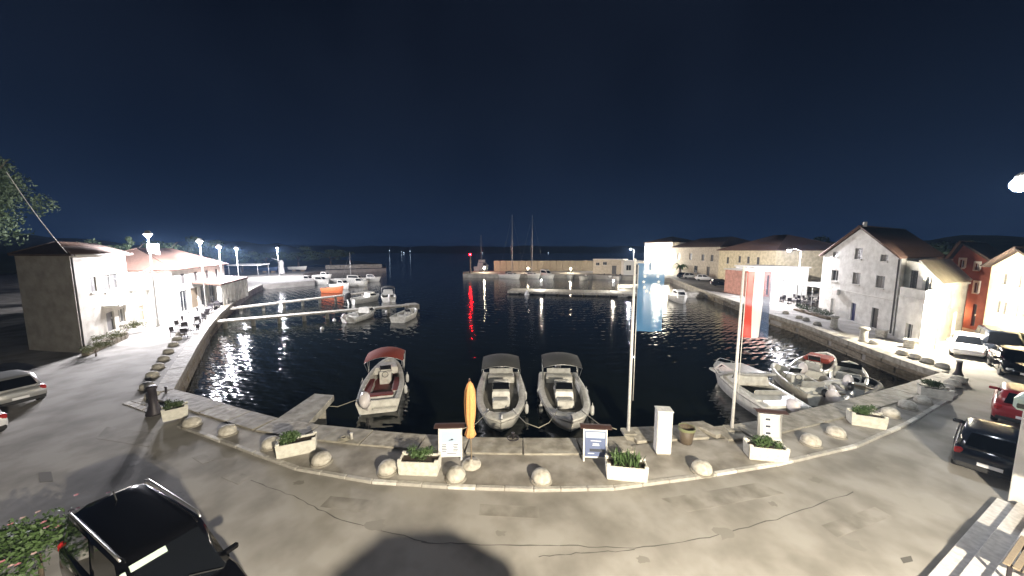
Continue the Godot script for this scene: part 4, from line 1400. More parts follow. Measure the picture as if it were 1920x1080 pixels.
func left_shore():
	# grey house
	var fr := frame_of(G(155, 662), G(250, 606))
	var bk := G(55, 656) - G(155, 662)
	fr.K = Vector3(bk.x, 0, bk.z).normalized()
	var eave := 7.1
	var L: float = fr.L
	var poly := PackedVector2Array([Vector2(0, 0), Vector2(L, 0), Vector2(L, eave), Vector2(0, eave)])
	var wins := [[frect(fr, 170, 519, 179, 548), "shut"], [frect(fr, 196, 513, 222, 545), "glass"], [frect(fr, 203, 584, 213, 622), "door"], [frect(fr, 225, 578, 233, 606), "glass"]]
	var h := house("grey_house", "plain grey-beige two-storey house with a small balcony at the start of the promenade", "house", fr, poly, Vector2(bk.x, bk.z).length(), M.plaster_grey, wins)
	hip_roof(h, fr, eave, 0.9, Vector2(bk.x, bk.z).length(), M.tile2, 0.3)
	var m := MB.new(fr.A)
	var r := frect(fr, 190, 563, 238, 569)
	fbox(m, fr, Rect2(r.position.x, r.position.y, r.size.x, 0.16), 0.0, 1.0, 0.02)
	var bal := part(h, "balcony", m.done(), M.trim)
	m = MB.new(fr.A)
	for i in 9: fbox(m, fr, Rect2(r.position.x + 0.04 + (r.size.x - 0.1) * i / 8.0, r.position.y + 0.16, 0.03, 0.95), 0.93, 0.96, 0.0)
	fbox(m, fr, Rect2(r.position.x, r.position.y + 1.1, r.size.x, 0.05), 0.92, 0.98)
	part(bal, "railing", m.done(), M.galv)
	m = MB.new(fr.A).smooth()
	m.tube([fp(fr, 0.12, 0.2, 0.07), fp(fr, 0.12, eave - 0.1, 0.07)], 0.06, 6)
	part(h, "drainpipe", m.done(), M.shutter)
	m = MB.new(fr.A).smooth()
	m.tube([fp(fr, -0.4, eave + 0.02, 0.42), fp(fr, L + 0.4, eave + 0.02, 0.42)], 0.08, 6)
	part(h, "gutter", m.done(), M.trim)
	# low garden wall and bushes in front of the house
	var gw := thing("garden_wall", "low crumbling brown stone wall at the foot of the grey house", "wall", G(170, 668))
	var w0 := G(160, 668); var w1 := G(236, 634)
	m = MB.new(w0 - (w0 - G(170, 668)))
	for i in 9:
		var c := w0.lerp(w1, (i + 0.5) / 9.0)
		part(gw, "stone", bm(c + Vector3(0, 0.28 + rng.randf() * 0.05, 0) - gw.position, Vector3((w1 - w0).length() / 9.0 - 0.02, 0.55 + rng.randf() * 0.12, 0.4), Basis((w1 - w0).normalized(), Vector3.UP, (w1 - w0).normalized().cross(Vector3.UP)), 0.05), M.seawall)
	for a in [[200, 648, 1.1, "round pale shrub by the garden wall of the grey house"], [238, 626, 1.2, "rounded shrub next to the lit porch of the promenade"], [180, 668, 0.9, "straggly low shrub at the corner of the grey house"]]:
		var t := thing("shrub", a[3], "shrub", G(a[0], a[1]))
		part(t, "stem", tm([Vector3.ZERO, Vector3(0.05, 0.5, 0)], 0.05, 6, 0.02), M.bark)
		m = MB.new()
		for i in 6: leaves(m, Vector3(rng.randfn() * 0.4, 0.5 * a[2] + rng.randf() * 0.4, rng.randfn() * 0.35), Vector3(0.4, 0.3, 0.4) * a[2], 120, 0.07)
		var f := part(t, "foliage", m.done(), M.leaf_pale)
		f.set_meta("kind", "stuff")
	# lit porch building beside the house
	fr = frame_of(G(256, 605), G(300, 588))
	poly = PackedVector2Array([Vector2(0, 0), Vector2(fr.L, 0), Vector2(fr.L, 2.9), Vector2(0, 3.4)])
	h = house("porch_building", "small white porch building with a sloping top between the grey house and the restaurant", "building", fr, poly, 5.0, M.plaster_white, [[frect(fr, 262, 572, 270, 602), "door", M.wood], [frect(fr, 276, 570, 284, 594), "glass"]])
	roof_slab(h, fk(fr, -0.2, 3.42, -0.3), fk(fr, fr.L + 0.2, 2.92, -0.3), fk(fr, fr.L + 0.2, 2.92, 5.2), fk(fr, -0.2, 3.42, 5.2), M.trim, false, 0.1)
	# restaurant with an arcade
	fr = frame_of(G(330, 592), G(425, 557))
	L = fr.L
	eave = 5.2
	wins = []
	for i in 5: wins.append([Rect2(1.5 + i * (L - 2.4) / 5.0, 0.1, 2.2, 2.6), "door" if i == 1 else "glass", M.wood])
	for i in 4: wins.append([Rect2(2.2 + i * (L - 2.4) / 4.0, 3.4, 1.1, 1.3), "shut"])
	h = house("restaurant", "bright lamp-lit white restaurant with an arcade and red tiled roof on the promenade", "building", fr, PackedVector2Array([Vector2(0, 0), Vector2(L, 0), Vector2(L, eave), Vector2(0, eave)]), 9.0, M.plaster_white, wins)
	hip_roof(h, fr, eave, 2.4, 9.0, M.tile, 0.5)
	m = MB.new(fr.A)
	fbox(m, fr, Rect2(L * 0.25, eave + 1.6, 1.0, 1.5), -3.6, -2.8, 0.03)
	part(h, "chimney", m.done(), M.plaster_white)
	for i in 8:
		m = MB.new(fr.A)
		fbox(m, fr, Rect2(L * 0.3 + i * L * 0.098, 0.0, 0.45, 2.9), 2.4, 2.85, 0.03)
		part(h, "arcade_pillar", m.done(), M.plaster_white)
	m = MB.new(fr.A)
	m.loft([[fp(fr, L * 0.28, 2.9, 3.0), fp(fr, L + 0.2, 2.9, 3.0), fp(fr, L + 0.2, 3.15, 3.0), fp(fr, L * 0.28, 3.15, 3.0)], [fp(fr, L * 0.28, 3.3, 0.05), fp(fr, L + 0.2, 3.3, 0.05), fp(fr, L + 0.2, 3.5, 0.05), fp(fr, L * 0.28, 3.5, 0.05)]])
	part(h, "arcade_roof", m.done(), M.tile)
	# cafe tables at the water side
	var spots := []
	for a in [[352, 618], [366, 607], [347, 631], [378, 597], [391, 588], [403, 579], [415, 571]]: spots.append(G(a[0], a[1]))
	cafe_set(spots, "small dark cafe table at the promenade edge across from the restaurant", "dark cafe chair at the promenade edge across from the restaurant", "promenade cafe", M.iron, M.shutter)
	# boat-yard awning and pale winch further along
	var p := G(468, 517)
	var t := thing("boatyard_awning", "long pale awning on thin posts at the end of the promenade", "awning", p)
	part(t, "canopy", bm(Vector3(0, 3.3, 0), Vector3(9.0, 0.25, 5.0), Basis(Vector3.RIGHT, 0.05), 0.05), M.awning)
	for q in [[-4.2, -2.2], [4.2, -2.2], [4.2, 2.2], [-4.2, 2.2]]: part(t, "post", tm([Vector3(q[0], 0, q[1]), Vector3(q[0], 3.2, q[1])], 0.06, 6), M.galv)
	p = G(524, 512)
	t = thing("boat_winch", "pale upright winch tower at the end of the promenade", "winch", p + Vector3(2.2, 0, 2))
	part(t, "tower", lm([[0.9, 0.0], [0.8, 0.4], [0.6, 2.2], [0.7, 3.6], [0.4, 4.3], [0.0, 4.4]], 10), M.white_paint)
	part(t, "jib", tm([Vector3(0, 4.0, 0), Vector3(-3.0, 5.0, 0)], 0.12, 6), M.white_paint)
	for a in [[560, 509, 14.0, "upturned pale boat on the hard by the breakwater root", 0], [505, 511, 11.0, "dark covered boat on the hard below the last lamp", 1]]:
		t = thing("stored_boat", a[3], "boat", G(a[0], a[1]) + Vector3(0, 0.75, 0), 1.4)
		hull(t, 7.0, 2.4, 0.9, {"paint": M.gelcoat if a[4] == 0 else M.blue_hull})
		for z in [-1.8, 1.6]: part(t, "trestle", bm(Vector3(0, -0.45, z), Vector3(1.6, 0.62, 0.2)), M.wood)
	# two thin jetties
	for a in [[G(388, 603, -0.25), G(775, 570, -0.25), 1.3, "long thin concrete jetty nearest the cafe tables", 9], [G(424, 578, -0.25), G(692, 547, -0.25), 1.2, "long thin concrete jetty second along the promenade", 8]]:
		var d: Vector3 = a[1] - a[0]
		var b := Basis(d.normalized(), Vector3.UP, d.normalized().cross(Vector3.UP))
		t = thing("boat_jetty", a[3], "jetty", a[0])
		var n := 14
		for i in n: part(t, "deck_slab", bm(d * ((i + 0.5) / n) + Vector3(0, -0.11 + rng.randf() * 0.008, 0), Vector3(d.length() / n - 0.03, 0.22, a[2]), b, 0.02), [M.concrete, M.coping3, M.coping][rng.randi() % 3])
		for i in a[4]: part(t, "pile", tm([d * ((i + 0.6) / a[4]) + Vector3(0, -0.2, 0), d * ((i + 0.6) / a[4]) + Vector3(0, -2.5, 0)], 0.22, 8), M.concrete)
		part(t, "end_block", bm(d + Vector3(-0.2, -0.35, 0), Vector3(1.6, 0.75, 1.9), b, 0.04), M.concrete)
	# trees and cypress behind
	tree("cypress", "tall slim cypress between the grey house and the restaurant", G(258, 560), hz(438, G(258, 560)), 1.1, 16, 90, 0.22, M.leaf_dark, "", true)
	tree("dark_tree", "big dark tree overhanging the grey house from behind", Vector3(-64, 0, -40), 21.0, 6.5, 40, 300, 0.2, M.leaf_dark, "dark trees behind the promenade")
	for a in [[300, 545, 10.5, 4.5, "dark broad tree rising over the near end of the restaurant roof"], [345, 530, 11.5, 5.5, "tallest dark tree over the middle of the restaurant roof"], [235, 560, 10.0, 4.0, "smaller dark tree behind the gap by the grey house"]]:
		tree("dark_tree", a[4], G(a[0], a[1]), a[2], a[3], 22, 170, 0.28, M.leaf_dark, "dark trees behind the promenade houses")
	for a in [[455, 510, 9.0, 6.0, "low dark tree behind the boat-yard awning"], [500, 506, 8.0, 7.0, "low dark tree beside the pale winch tower"], [560, 503, 9.0, 9.0, "wide dark tree behind the boats on the hard"], [620, 498.5, 9.0, 10.0, "wide dark tree at the root of the low breakwater"], [400, 515, 11.0, 6.0, "dark tree behind the far end of the restaurant"]]:
		tree("dark_tree", a[4], G(a[0], a[1]), a[2], a[3], 20, 150, 0.42, M.leaf_dark, "dark trees behind the boat yard")
	# cables
	var fr2 := frame_of(G(155, 662), G(250, 606))
	wire("pale service cable running down to the roof of the grey house", D(12, 322, 20.0), fp(fr2, -0.2, 7.3, 0.0), 0.25, 0.022, M.white_paint)
	var l1 := G(297, 612)
	wire("upper cable tied from the lamp post to the grey house", l1 + Vector3(0, 5.9, 0), fp(fr2, fr2.L * 0.62, 5.7, 0.05), 0.5, 0.03, M.white_paint)
	wire("lower cable tied from the lamp post to the grey house", l1 + Vector3(0, 5.8, 0), fp(fr2, fr2.L * 0.55, 5.2, 0.05), 0.7, 0.03, M.white_paint)
	wire("cable from the lamp post to the restaurant roof", l1 + Vector3(0, 5.9, 0), fp(fr, 1.0, 5.6, 0.0), 0.3, 0.03, M.white_paint)
	# breakwater at the left side
	p = G(610, 505)
	var e := G(716, 502)
	t = thing("breakwater_wall", "low stone breakwater wall behind the orange rowing boat", "wall", p)
	var d := e - p
	for i in 12: part(t, "wall_block", bm(d * ((i + 0.5) / 12.0) + Vector3(0, 0.8 + rng.randf() * 0.06, 0), Vector3(d.length() / 12.0 - 0.06, 1.6, 1.2), Basis(d.normalized(), Vector3.UP, d.normalized().cross(Vector3.UP)), 0.05), M.concrete)

# ------------------------------------------------------------------ the outer pier and the horizon
func far_shore():
	# rear wall of the pier
	var a := G(926, 508.5)
	var b := G(1112, 508)
	var h := hz(489, a)
	var t := thing("pier_wall", "long pale storm wall along the outer pier", "wall", a)
	var d := b - a
	for i in 16: part(t, "wall_block", bm(d * ((i + 0.5) / 16.0) + Vector3(0, h * 0.5 + rng.randf() * 0.04, 0), Vector3(d.length() / 16.0 - 0.05, h, 0.8), Basis(d.normalized(), Vector3.UP, d.normalized().cross(Vector3.UP)), 0.05), M.seawall)
	# low lamps on the pier
	for q in [[908, 511, 503, "low pier lamp below the white motor cruiser", 5.0], [990, 511.5, 504, "low pier lamp behind the two sailing boats", 5.0], [1070, 512, 505, "low pier lamp beside the small dinghies", 5.0]]:
		var p := G(q[0], q[1])
		var k: float = maxf(hz(q[2], p), 1.2)
		t = thing("pier_lamp", q[3], "lamp", p, 0.0, "low lamps along the outer pier")
		part(t, "post", tm([Vector3.ZERO, Vector3(0, k, 0)], 0.09, 8), M.galv)
		part(t, "lamp_glass", lm([[0.0, -0.24], [0.2, -0.14], [0.24, 0.0], [0.2, 0.14], [0.0, 0.24]], 12, Vector3(0, k + 0.2, 0)), glow(Color(1.0, 0.93, 0.8), 30.0))
		part(t, "cap", lm([[0.2, 0.2], [0.12, 0.3], [0.0, 0.32]], 12, Vector3(0, k + 0.2, 0)), M.galv)
		lamp_light(t, Vector3(0, k + 0.2, 0), Color(1.0, 0.93, 0.8), q[4], 0.2)
	# red beacon at the pier head
	var p := G(882, 511.5)
	var k := hz(477, p)
	t = thing("harbour_beacon", "red harbour light on a dark post at the pier head", "beacon", p)
	part(t, "tower", lm([[0.55, 0.0], [0.5, 0.3], [0.28, 0.6], [0.22, k - 0.5], [0.45, k - 0.4], [0.45, k - 0.3], [0.0, k - 0.3]], 12), M.board_roof)
	part(t, "lamp_glass", lm([[0.0, -0.24], [0.2, -0.2], [0.24, 0.0], [0.2, 0.2], [0.0, 0.24]], 12, Vector3(0, k, 0)), glow(Color(1.0, 0.03, 0.08), 40.0))
	part(t, "cap", lm([[0.26, 0.2], [0.1, 0.4], [0.0, 0.42]], 12, Vector3(0, k, 0)), M.board_roof)
	lamp_light(t, Vector3(0, k, 0), Color(1.0, 0.05, 0.12), 14.0, 0.2)
	# lights on the far shore
	for q in [[730, 470, 1.0], [753, 472, 0.5], [757, 474, 0.6], [769, 471, 0.8], [1028, 477, 0.5], [905, 478, 0.4]]:
		var c := D(q[0], q[1], 1040.0)
		t = thing("shore_light", "tiny distant house light on the dark far shore", "light", Vector3(c.x, WATER, c.z), 0.0, "tiny lights on the far shore")
		var y := maxf(c.y - WATER, 2.0)
		part(t, "post", tm([Vector3.ZERO, Vector3(0, y, 0)], 0.2, 5), M.shutter)
		part(t, "lamp_glass", lm([[0.0, -1.2], [1.2, 0.0], [0.0, 1.2]], 8, Vector3(0, y, 0)), glow(Color(0.8, 0.9, 1.0), q[2] * 0.8))
	# floating pontoon in front of the pier
	p = G(960, 541, -0.6)
	var e := G(1190, 546, -0.6)
	d = e - p
	t = thing("pontoon", "long low floating pontoon in front of the outer pier", "pontoon", p + Vector3(0, 0, 0))
	var bs := Basis(d.normalized(), Vector3.UP, d.normalized().cross(Vector3.UP))
	var wdt := 5.0
	var sd := d.normalized().cross(Vector3.UP) * wdt * 0.5
	if sd.z < 0: sd = -sd
	for i in 10: part(t, "deck_slab", bm(d * ((i + 0.5) / 10.0) + sd + Vector3(0, -0.15, 0), Vector3(d.length() / 10.0 - 0.04, 0.4, wdt), bs, 0.03), [M.concrete, M.coping, M.coping2][i % 3])
	for i in 10: part(t, "float", bm(d * ((i + 0.5) / 10.0) + sd + Vector3(0, -0.5, 0), Vector3(d.length() / 10.0 - 0.5, 0.4, wdt - 0.5), bs, 0.05), M.rubber)
	# marker buoys and pedestals
	for q in [[988, 553, "pale cone-shaped buoy in front of the floating pontoon"], [627, 601, "small pale round buoy off the first thin jetty"], [725, 585, "small pale buoy between the moored motor boats"], [604, 617, "tiny dim buoy in the open basin"]]:
		var c := G(q[0], q[1], WATER)
		t = thing("buoy", q[2], "buoy", c)
		if q[0] == 988: part(t, "cone", lm([[0.5, -0.1], [0.52, 0.1], [0.2, 0.7], [0.1, 0.95], [0.0, 1.0]], 12), M.white_paint)
		else: part(t, "ball", lm([[0.0, -0.2], [0.17, -0.12], [0.22, 0.05], [0.15, 0.2], [0.05, 0.26], [0.0, 0.27]], 12), M.white_paint)
		part(t, "mooring_eye", tm([Vector3(0, 0.24 if q[0] != 988 else 0.98, 0), Vector3(0, 0.36 if q[0] != 988 else 1.1, 0)], 0.02, 5), M.iron)
	for q in [[1015, 536, "white service pedestal at the pontoon behind the dark boat"], [1150, 537, "white service pedestal at the kiosk end of the pontoon"]]:
		var c := G(q[0], q[1], -0.5)
		t = thing("pontoon_pedestal", q[2], "pedestal", c)
		part(t, "column", bm(Vector3(0, 0.6, 0), Vector3(0.5, 1.2, 0.5), Basis.IDENTITY, 0.04), M.white_paint)
		part(t, "cap", bm(Vector3(0, 1.56, 0), Vector3(0.5, 0.08, 0.5), Basis.IDENTITY, 0.02), M.galv)
		part(t, "lamp_glass", bm(Vector3(0, 1.36, 0), Vector3(0.36, 0.3, 0.36), Basis.IDENTITY, 0.03), glow(Color(1, 0.97, 0.9), 0.6))
		lamp_light(t, Vector3(0, 1.36, 0), Color(1, 0.96, 0.88), 34.0, 0.15)

# ------------------------------------------------------------------ houses on the sunset side
func simple_house(called: String, label: String, ax: Vector2, bx: Vector2, eave_py: float, deep: float, wall: Material, roof: Material, rise: float, wins: Array, kind := "hip") -> Node3D:
	var fr := frame_of(G(ax.x, ax.y), G(bx.x, bx.y))
	var eave := hz(eave_py, G((ax.x + bx.x) * 0.5, (ax.y + bx.y) * 0.5))
	var L: float = fr.L
	var ww := []
	for w in wins: ww.append([frect(fr, w[0], w[1], w[2], w[3]), w[4]])
	var h := house(called, label, "house", fr, PackedVector2Array([Vector2(0, 0), Vector2(L, 0), Vector2(L, eave), Vector2(0, eave)]), deep, wall, ww)
	if kind == "hip": hip_roof(h, fr, eave, rise, deep, roof)
	else: flat_roof(h, fr, eave, deep, roof)
	return h
func right_shore():
	simple_house("harbour_house", "brightly lit white block house with a dark hip roof by the harbour kiosk", Vector2(1207, 508), Vector2(1258, 512), 455, 12.0, M.plaster_white, M.tile2, 2.0, [[1218, 464, 1224, 474, "shut"], [1238, 465, 1244, 475, "shut"], [1216, 486, 1222, 506, "door"], [1240, 484, 1247, 496, "glass"]])
	simple_house("beige_house", "long beige house with a low dark roof behind the palm", Vector2(1257, 513), Vector2(1347, 527), 464, 12.0, M.plaster_beige, M.tile2, 2.6, [[1270, 474, 1276, 486, "shut"], [1292, 475, 1298, 487, "shut"], [1315, 477, 1321, 489, "shut"], [1332, 478, 1338, 490, "shut"], [1272, 498, 1279, 514, "door"], [1300, 498, 1308, 512, "glass"], [1324, 500, 1331, 517, "door"]])
	simple_house("cream_house", "cream house with three dark upper windows beside the pink annex", Vector2(1345, 530), Vector2(1450, 547), 470, 14.0, M.plaster_cream, M.tile, 3.0, [[1384, 480, 1389.5, 492.5, "shut"], [1400, 481, 1406, 494, "shut"], [1418, 482, 1424.5, 496, "shut"], [1382, 512, 1387, 531, "door"], [1362, 482, 1367, 494, "shut"]])
	simple_house("pink_annex", "low pink-walled annex with a flat pale roof edge", Vector2(1400, 556), Vector2(1456, 556), 509, 6.0, M.plaster_pink, M.trim, 1.0, [[1436, 516, 1443, 553, "door"], [1412, 520, 1420, 534, "glass"]], "flat")
	simple_house("garden_building", "plain white low building behind the long-armed street lamp", Vector2(1456, 558), Vector2(1512, 556), 503, 8.0, M.plaster_white, M.trim, 1.0, [[1466, 524, 1473, 552, "door"]], "flat")
	simple_house("harbour_kiosk", "small white flat-roofed harbour kiosk at the root of the pier", Vector2(1169, 516), Vector2(1206, 516), 490, 5.0, M.white_paint, M.trim, 1.0, [[1174, 497, 1184, 507, "glass"], [1190, 496, 1196, 515, "door"]], "flat")
	simple_house("boat_shed", "yellowish boat shed with an open front on the pier", Vector2(1112, 513), Vector2(1166, 515), 487, 6.0, M.plaster_beige, M.trim, 1.0, [[1117, 492, 1124, 498, "glass"], [1130, 491, 1138, 497, "glass"], [1147, 498, 1156, 514, "door"]], "flat")
	# fence line of a raised quay lit by the house lamp
	var wl := thing("wall_lamp", "glaring wall lamp on the front of the white block house", "lamp", G(1226, 510))
	var wh := hz(487, G(1226, 510))
	part(wl, "bracket", tm([Vector3(0, wh + 0.3, -0.6), Vector3(0, wh + 0.3, 0.4)], 0.05, 6), M.galv)
	part(wl, "post", tm([Vector3(0, 0, 0.4), Vector3(0, wh, 0.4)], 0.06, 6), M.galv)
	part(wl, "lamp_glass", lm([[0.0, -0.24], [0.2, -0.14], [0.24, 0.0], [0.2, 0.14], [0.0, 0.24]], 12, Vector3(0, wh, 1.2)), glow(Color(1, 0.97, 0.9), 30.0))
	lamp_light(wl, Vector3(0, wh, 1.2), Color(1, 0.97, 0.9), 90.0, 0.2)
	# palm in front of the beige house
	var p := G(1275, 517)
	var t := thing("palm_tree", "small palm with arching fronds in front of the beige house", "tree", p)
	part(t, "trunk", tm([Vector3.ZERO, Vector3(0.1, 2.6, 0)], 0.3, 8, 0.22), M.bark)
	for i in 18:
		var an := TAU * i / 18.0 + rng.randf() * 0.3
		var out := Vector3(cos(an), 0, sin(an))
		var lift := rng.randf_range(0.2, 1.6)
		var m := MB.new()
		var prev := []
		for k in 7:
			var s := k / 6.0
			var c := Vector3(0.1, 2.6, 0) + out * s * 2.6 + Vector3(0, lift * sin(s * 2.4) - s * s * 1.2, 0)
			var sd := out.cross(Vector3.UP) * 0.34 * sin(PI * (0.1 + s * 0.88))
			var nx := [c - sd - Vector3(0, 0.12, 0), c, c + sd - Vector3(0, 0.12, 0)]
			if prev.size(): 
				m.quad(prev[0], nx[0], nx[1], prev[1]); m.quad(prev[1], nx[1], nx[2], prev[2])
			prev = nx
		part(t, "frond", m.done(), M.leaf)
	# pergola terrace
	p = G(1512, 575)
	t = thing("pergola", "pale canvas pergola on thin posts beside the white gabled house", "pergola", p)
	var rise := 2.7
	var ux := (G(1545, 582) - G(1480, 566))
	ux.y = 0
	var u := ux.normalized()
	var nn := Vector3(-u.z, 0, u.x)
	if nn.dot(Vector3(1, 0, 0)) < 0: nn = -nn
	var bs := Basis(u, Vector3.UP, u.cross(Vector3.UP))
	for i in 5:
		part(t, "canvas", bm(u * (-4.6 + i * 2.2) + nn * 2.4 + Vector3(0, rise + 0.12, 0), Vector3(2.1, 0.05, 4.8), bs, 0.01), M.awning)
		part(t, "beam", bm(u * (-5.7 + i * 2.2) + nn * 2.4 + Vector3(0, rise, 0), Vector3(0.08, 0.12, 5.0), bs, 0.01), M.galv)
		for k in 2: part(t, "post", tm([u * (-5.7 + i * 2.2) + nn * (4.8 * k), u * (-5.7 + i * 2.2) + nn * (4.8 * k) + Vector3(0, rise, 0)], 0.05, 6), M.galv)
	var spots := []
	for q in [[1462, 565], [1478, 569], [1494, 572], [1512, 574], [1526, 577], [1500, 564], [1520, 567]]: spots.append(G(q[0], q[1]))
	cafe_set(spots, "dark table under the pale canvas pergola", "dark chair under the pale canvas pergola", "pergola terrace", M.iron, M.shutter)
	for q in [[1503, 584, "clipped low hedge block at the edge of the pergola terrace"], [1524, 590, "clipped low hedge block nearer the white gabled house"], [1546, 596, "clipped low hedge block by the white house's first door"]]:
		t = thing("hedge", q[2], "hedge", G(q[0], q[1]), yaw_to(u))
		part(t, "soil_box", bm(Vector3(0, 0.12, 0), Vector3(0.8, 0.24, 1.9), Basis.IDENTITY, 0.03), M.wood)
		var m := MB.new()
		for i in 7: leaves(m, Vector3(0, 0.6, -0.8 + i * 0.27), Vector3(0.42, 0.42, 0.3), 90, 0.07)
		var f := part(t, "foliage", m.done(), M.leaf_dark)
		f.set_meta("kind", "stuff")
	white_house()
	# red house
	var fr := frame_of(G(1766, 604), G(1848, 624))
	var L: float = fr.L
	fr.K = Vector3(0.85, 0, -0.5).normalized()
	var ap := fuv(fr, 1809.5, 456)
	var le := fuv(fr, 1766, 488).y
	var re := fuv(fr, 1847, 494).y
	re = (le + re) * 0.5
	le = re
	var h := house("red_house", "dark red gabled house with pale window surrounds beyond the white annex", "house", fr, PackedVector2Array([Vector2(0, 0), Vector2(L, 0), Vector2(L, re), ap, Vector2(0, le)]), 14.0, M.plaster_red, [[frect(fr, 1776, 489, 1784, 499), "surround"], [frect(fr, 1799, 487, 1810, 502), "surround"], [frect(fr, 1828, 494, 1837, 506), "surround"], [frect(fr, 1826, 530, 1836, 549), "surround"], [frect(fr, 1796, 562, 1812, 606), "door", M.shutter], [frect(fr, 1819, 570, 1833, 612), "door", M.shutter]])
	gable_roof(h, fr, ap, le, re, 14.0, M.tile2)
	var sc := fuv(fr, 1805, 585)
	var m := MB.new(fr.A)
	t = thing("wall_lantern", "small lit lantern by the red house's doors", "lamp", fp(fr, sc.x, sc.y, 0.0))
	part(t, "bracket", tm([Vector3.ZERO, fr.N * 0.45], 0.03, 6), M.iron)
	part(t, "lamp_glass", lm([[0.0, -0.3], [0.1, -0.26], [0.2, 0.1], [0.05, 0.18], [0.0, 0.18]], 8, fr.N * 0.5), glow(Color(1, 0.85, 0.75), 3.0))
	lamp_light(t, fr.N * 0.5, Color(1, 0.75, 0.5), 0.8, 0.15)
	# cream house at the edge
	fr = frame_of(G(1838, 640), G(1945, 681))
	L = fr.L
	fr.K = Vector3(0.95, 0, -0.2).normalized()
	ap = fuv(fr, 1904, 469)
	le = fuv(fr, 1845, 498).y
	re = le
	h = house("cream_gabled_house", "cream gabled house with dark shutters next to the parked black van", "house", fr, PackedVector2Array([Vector2(0, 0), Vector2(L, 0), Vector2(L, re), Vector2(maxf(ap.x, L * 0.5), ap.y), Vector2(0, le)]), 12.0, M.plaster_cream, [[frect(fr, 1879, 513, 1890, 533), "shut"], [frect(fr, 1907, 515, 1918, 539), "shut"], [frect(fr, 1874, 565, 1885, 588), "open"], [frect(fr, 1908, 573, 1919, 595), "open"], [frect(fr, 1861, 617, 1874, 645), "glass"], [frect(fr, 1893, 626, 1922, 668), "door", M.curtain]])
	gable_roof(h, fr, Vector2(maxf(ap.x, L * 0.5), ap.y), le, re, 12.0, M.tile2)
	# the bright lamp high at the edge of the frame
	p = D(1914, 346, 12.0)
	t = thing("bracket_lamp", "bright lamp high on a wall bracket above the dark parked car", "lamp", Vector3(p.x, p.y, p.z))
	part(t, "bracket", tm([Vector3(0.3, 0.3, 0), Vector3(2.4, 0.5, 0.6)], 0.05, 6), M.galv)
	part(t, "cap", lm([[0.05, 0.4], [0.14, 0.32], [0.16, 0.2], [0.0, 0.2]], 12), M.galv)
	part(t, "lamp_glass", lm([[0.0, -0.24], [0.14, -0.19], [0.23, -0.06], [0.24, 0.04], [0.18, 0.16], [0.0, 0.22]], 14), glow(Color(0.92, 0.96, 1.0), 40.0))
	lamp_light(t, Vector3(0, -0.05, 0), Color(0.95, 0.97, 1.0), 1.5, 0.18)
	# dark trees behind
	for q in [[1520, 530, 11.0, 5.0, "dark tree behind the pergola"], [1500, 520, 10.0, 6.0, "dark tree behind the long-armed street lamp"], [1545, 540, 9.0, 4.0, "dark tree against the far wall of the gabled house"]]:
		tree("dark_tree", q[4], G(q[0], q[1]) + Vector3(6, 0, -6), q[2], q[3], 16, 120, 0.3, M.leaf_dark, "dark trees beside the gabled house")
	for q in [[1700, 500, 60.0, "dark tree behind the gabled house's long roof"], [1760, 495, 65.0, "dark tree between the gabled roof and the red house"], [1560, 500, 80.0, "dark tree far behind the pergola"]]:
		var c := D(q[0], q[1], q[2])
		tree("dark_tree", q[3], Vector3(c.x, 0, c.z), 11.0, 6.0, 14, 110, 0.4, M.leaf_dark, "dark trees far behind the gabled roofs")
	# stone pillars at the quay edge before the white house
	for q in [[1563, 615, 1.2, "dark stone mooring pillar before the white house's first door"], [1618, 640, 1.2, "pale stone mooring pillar before the white house's blue door"]]:
		t = thing("mooring_pillar", q[3], "pillar", G(q[0], q[1]))
		part(t, "shaft", lm([[0.3, 0.0], [0.27, 0.1], [0.25, q[2] - 0.25]], 12), M.stone)
		part(t, "head", lm([[0.25, q[2] - 0.25], [0.34, q[2] - 0.2], [0.36, q[2] - 0.08], [0.25, q[2]], [0.0, q[2]]], 12), M.stone)

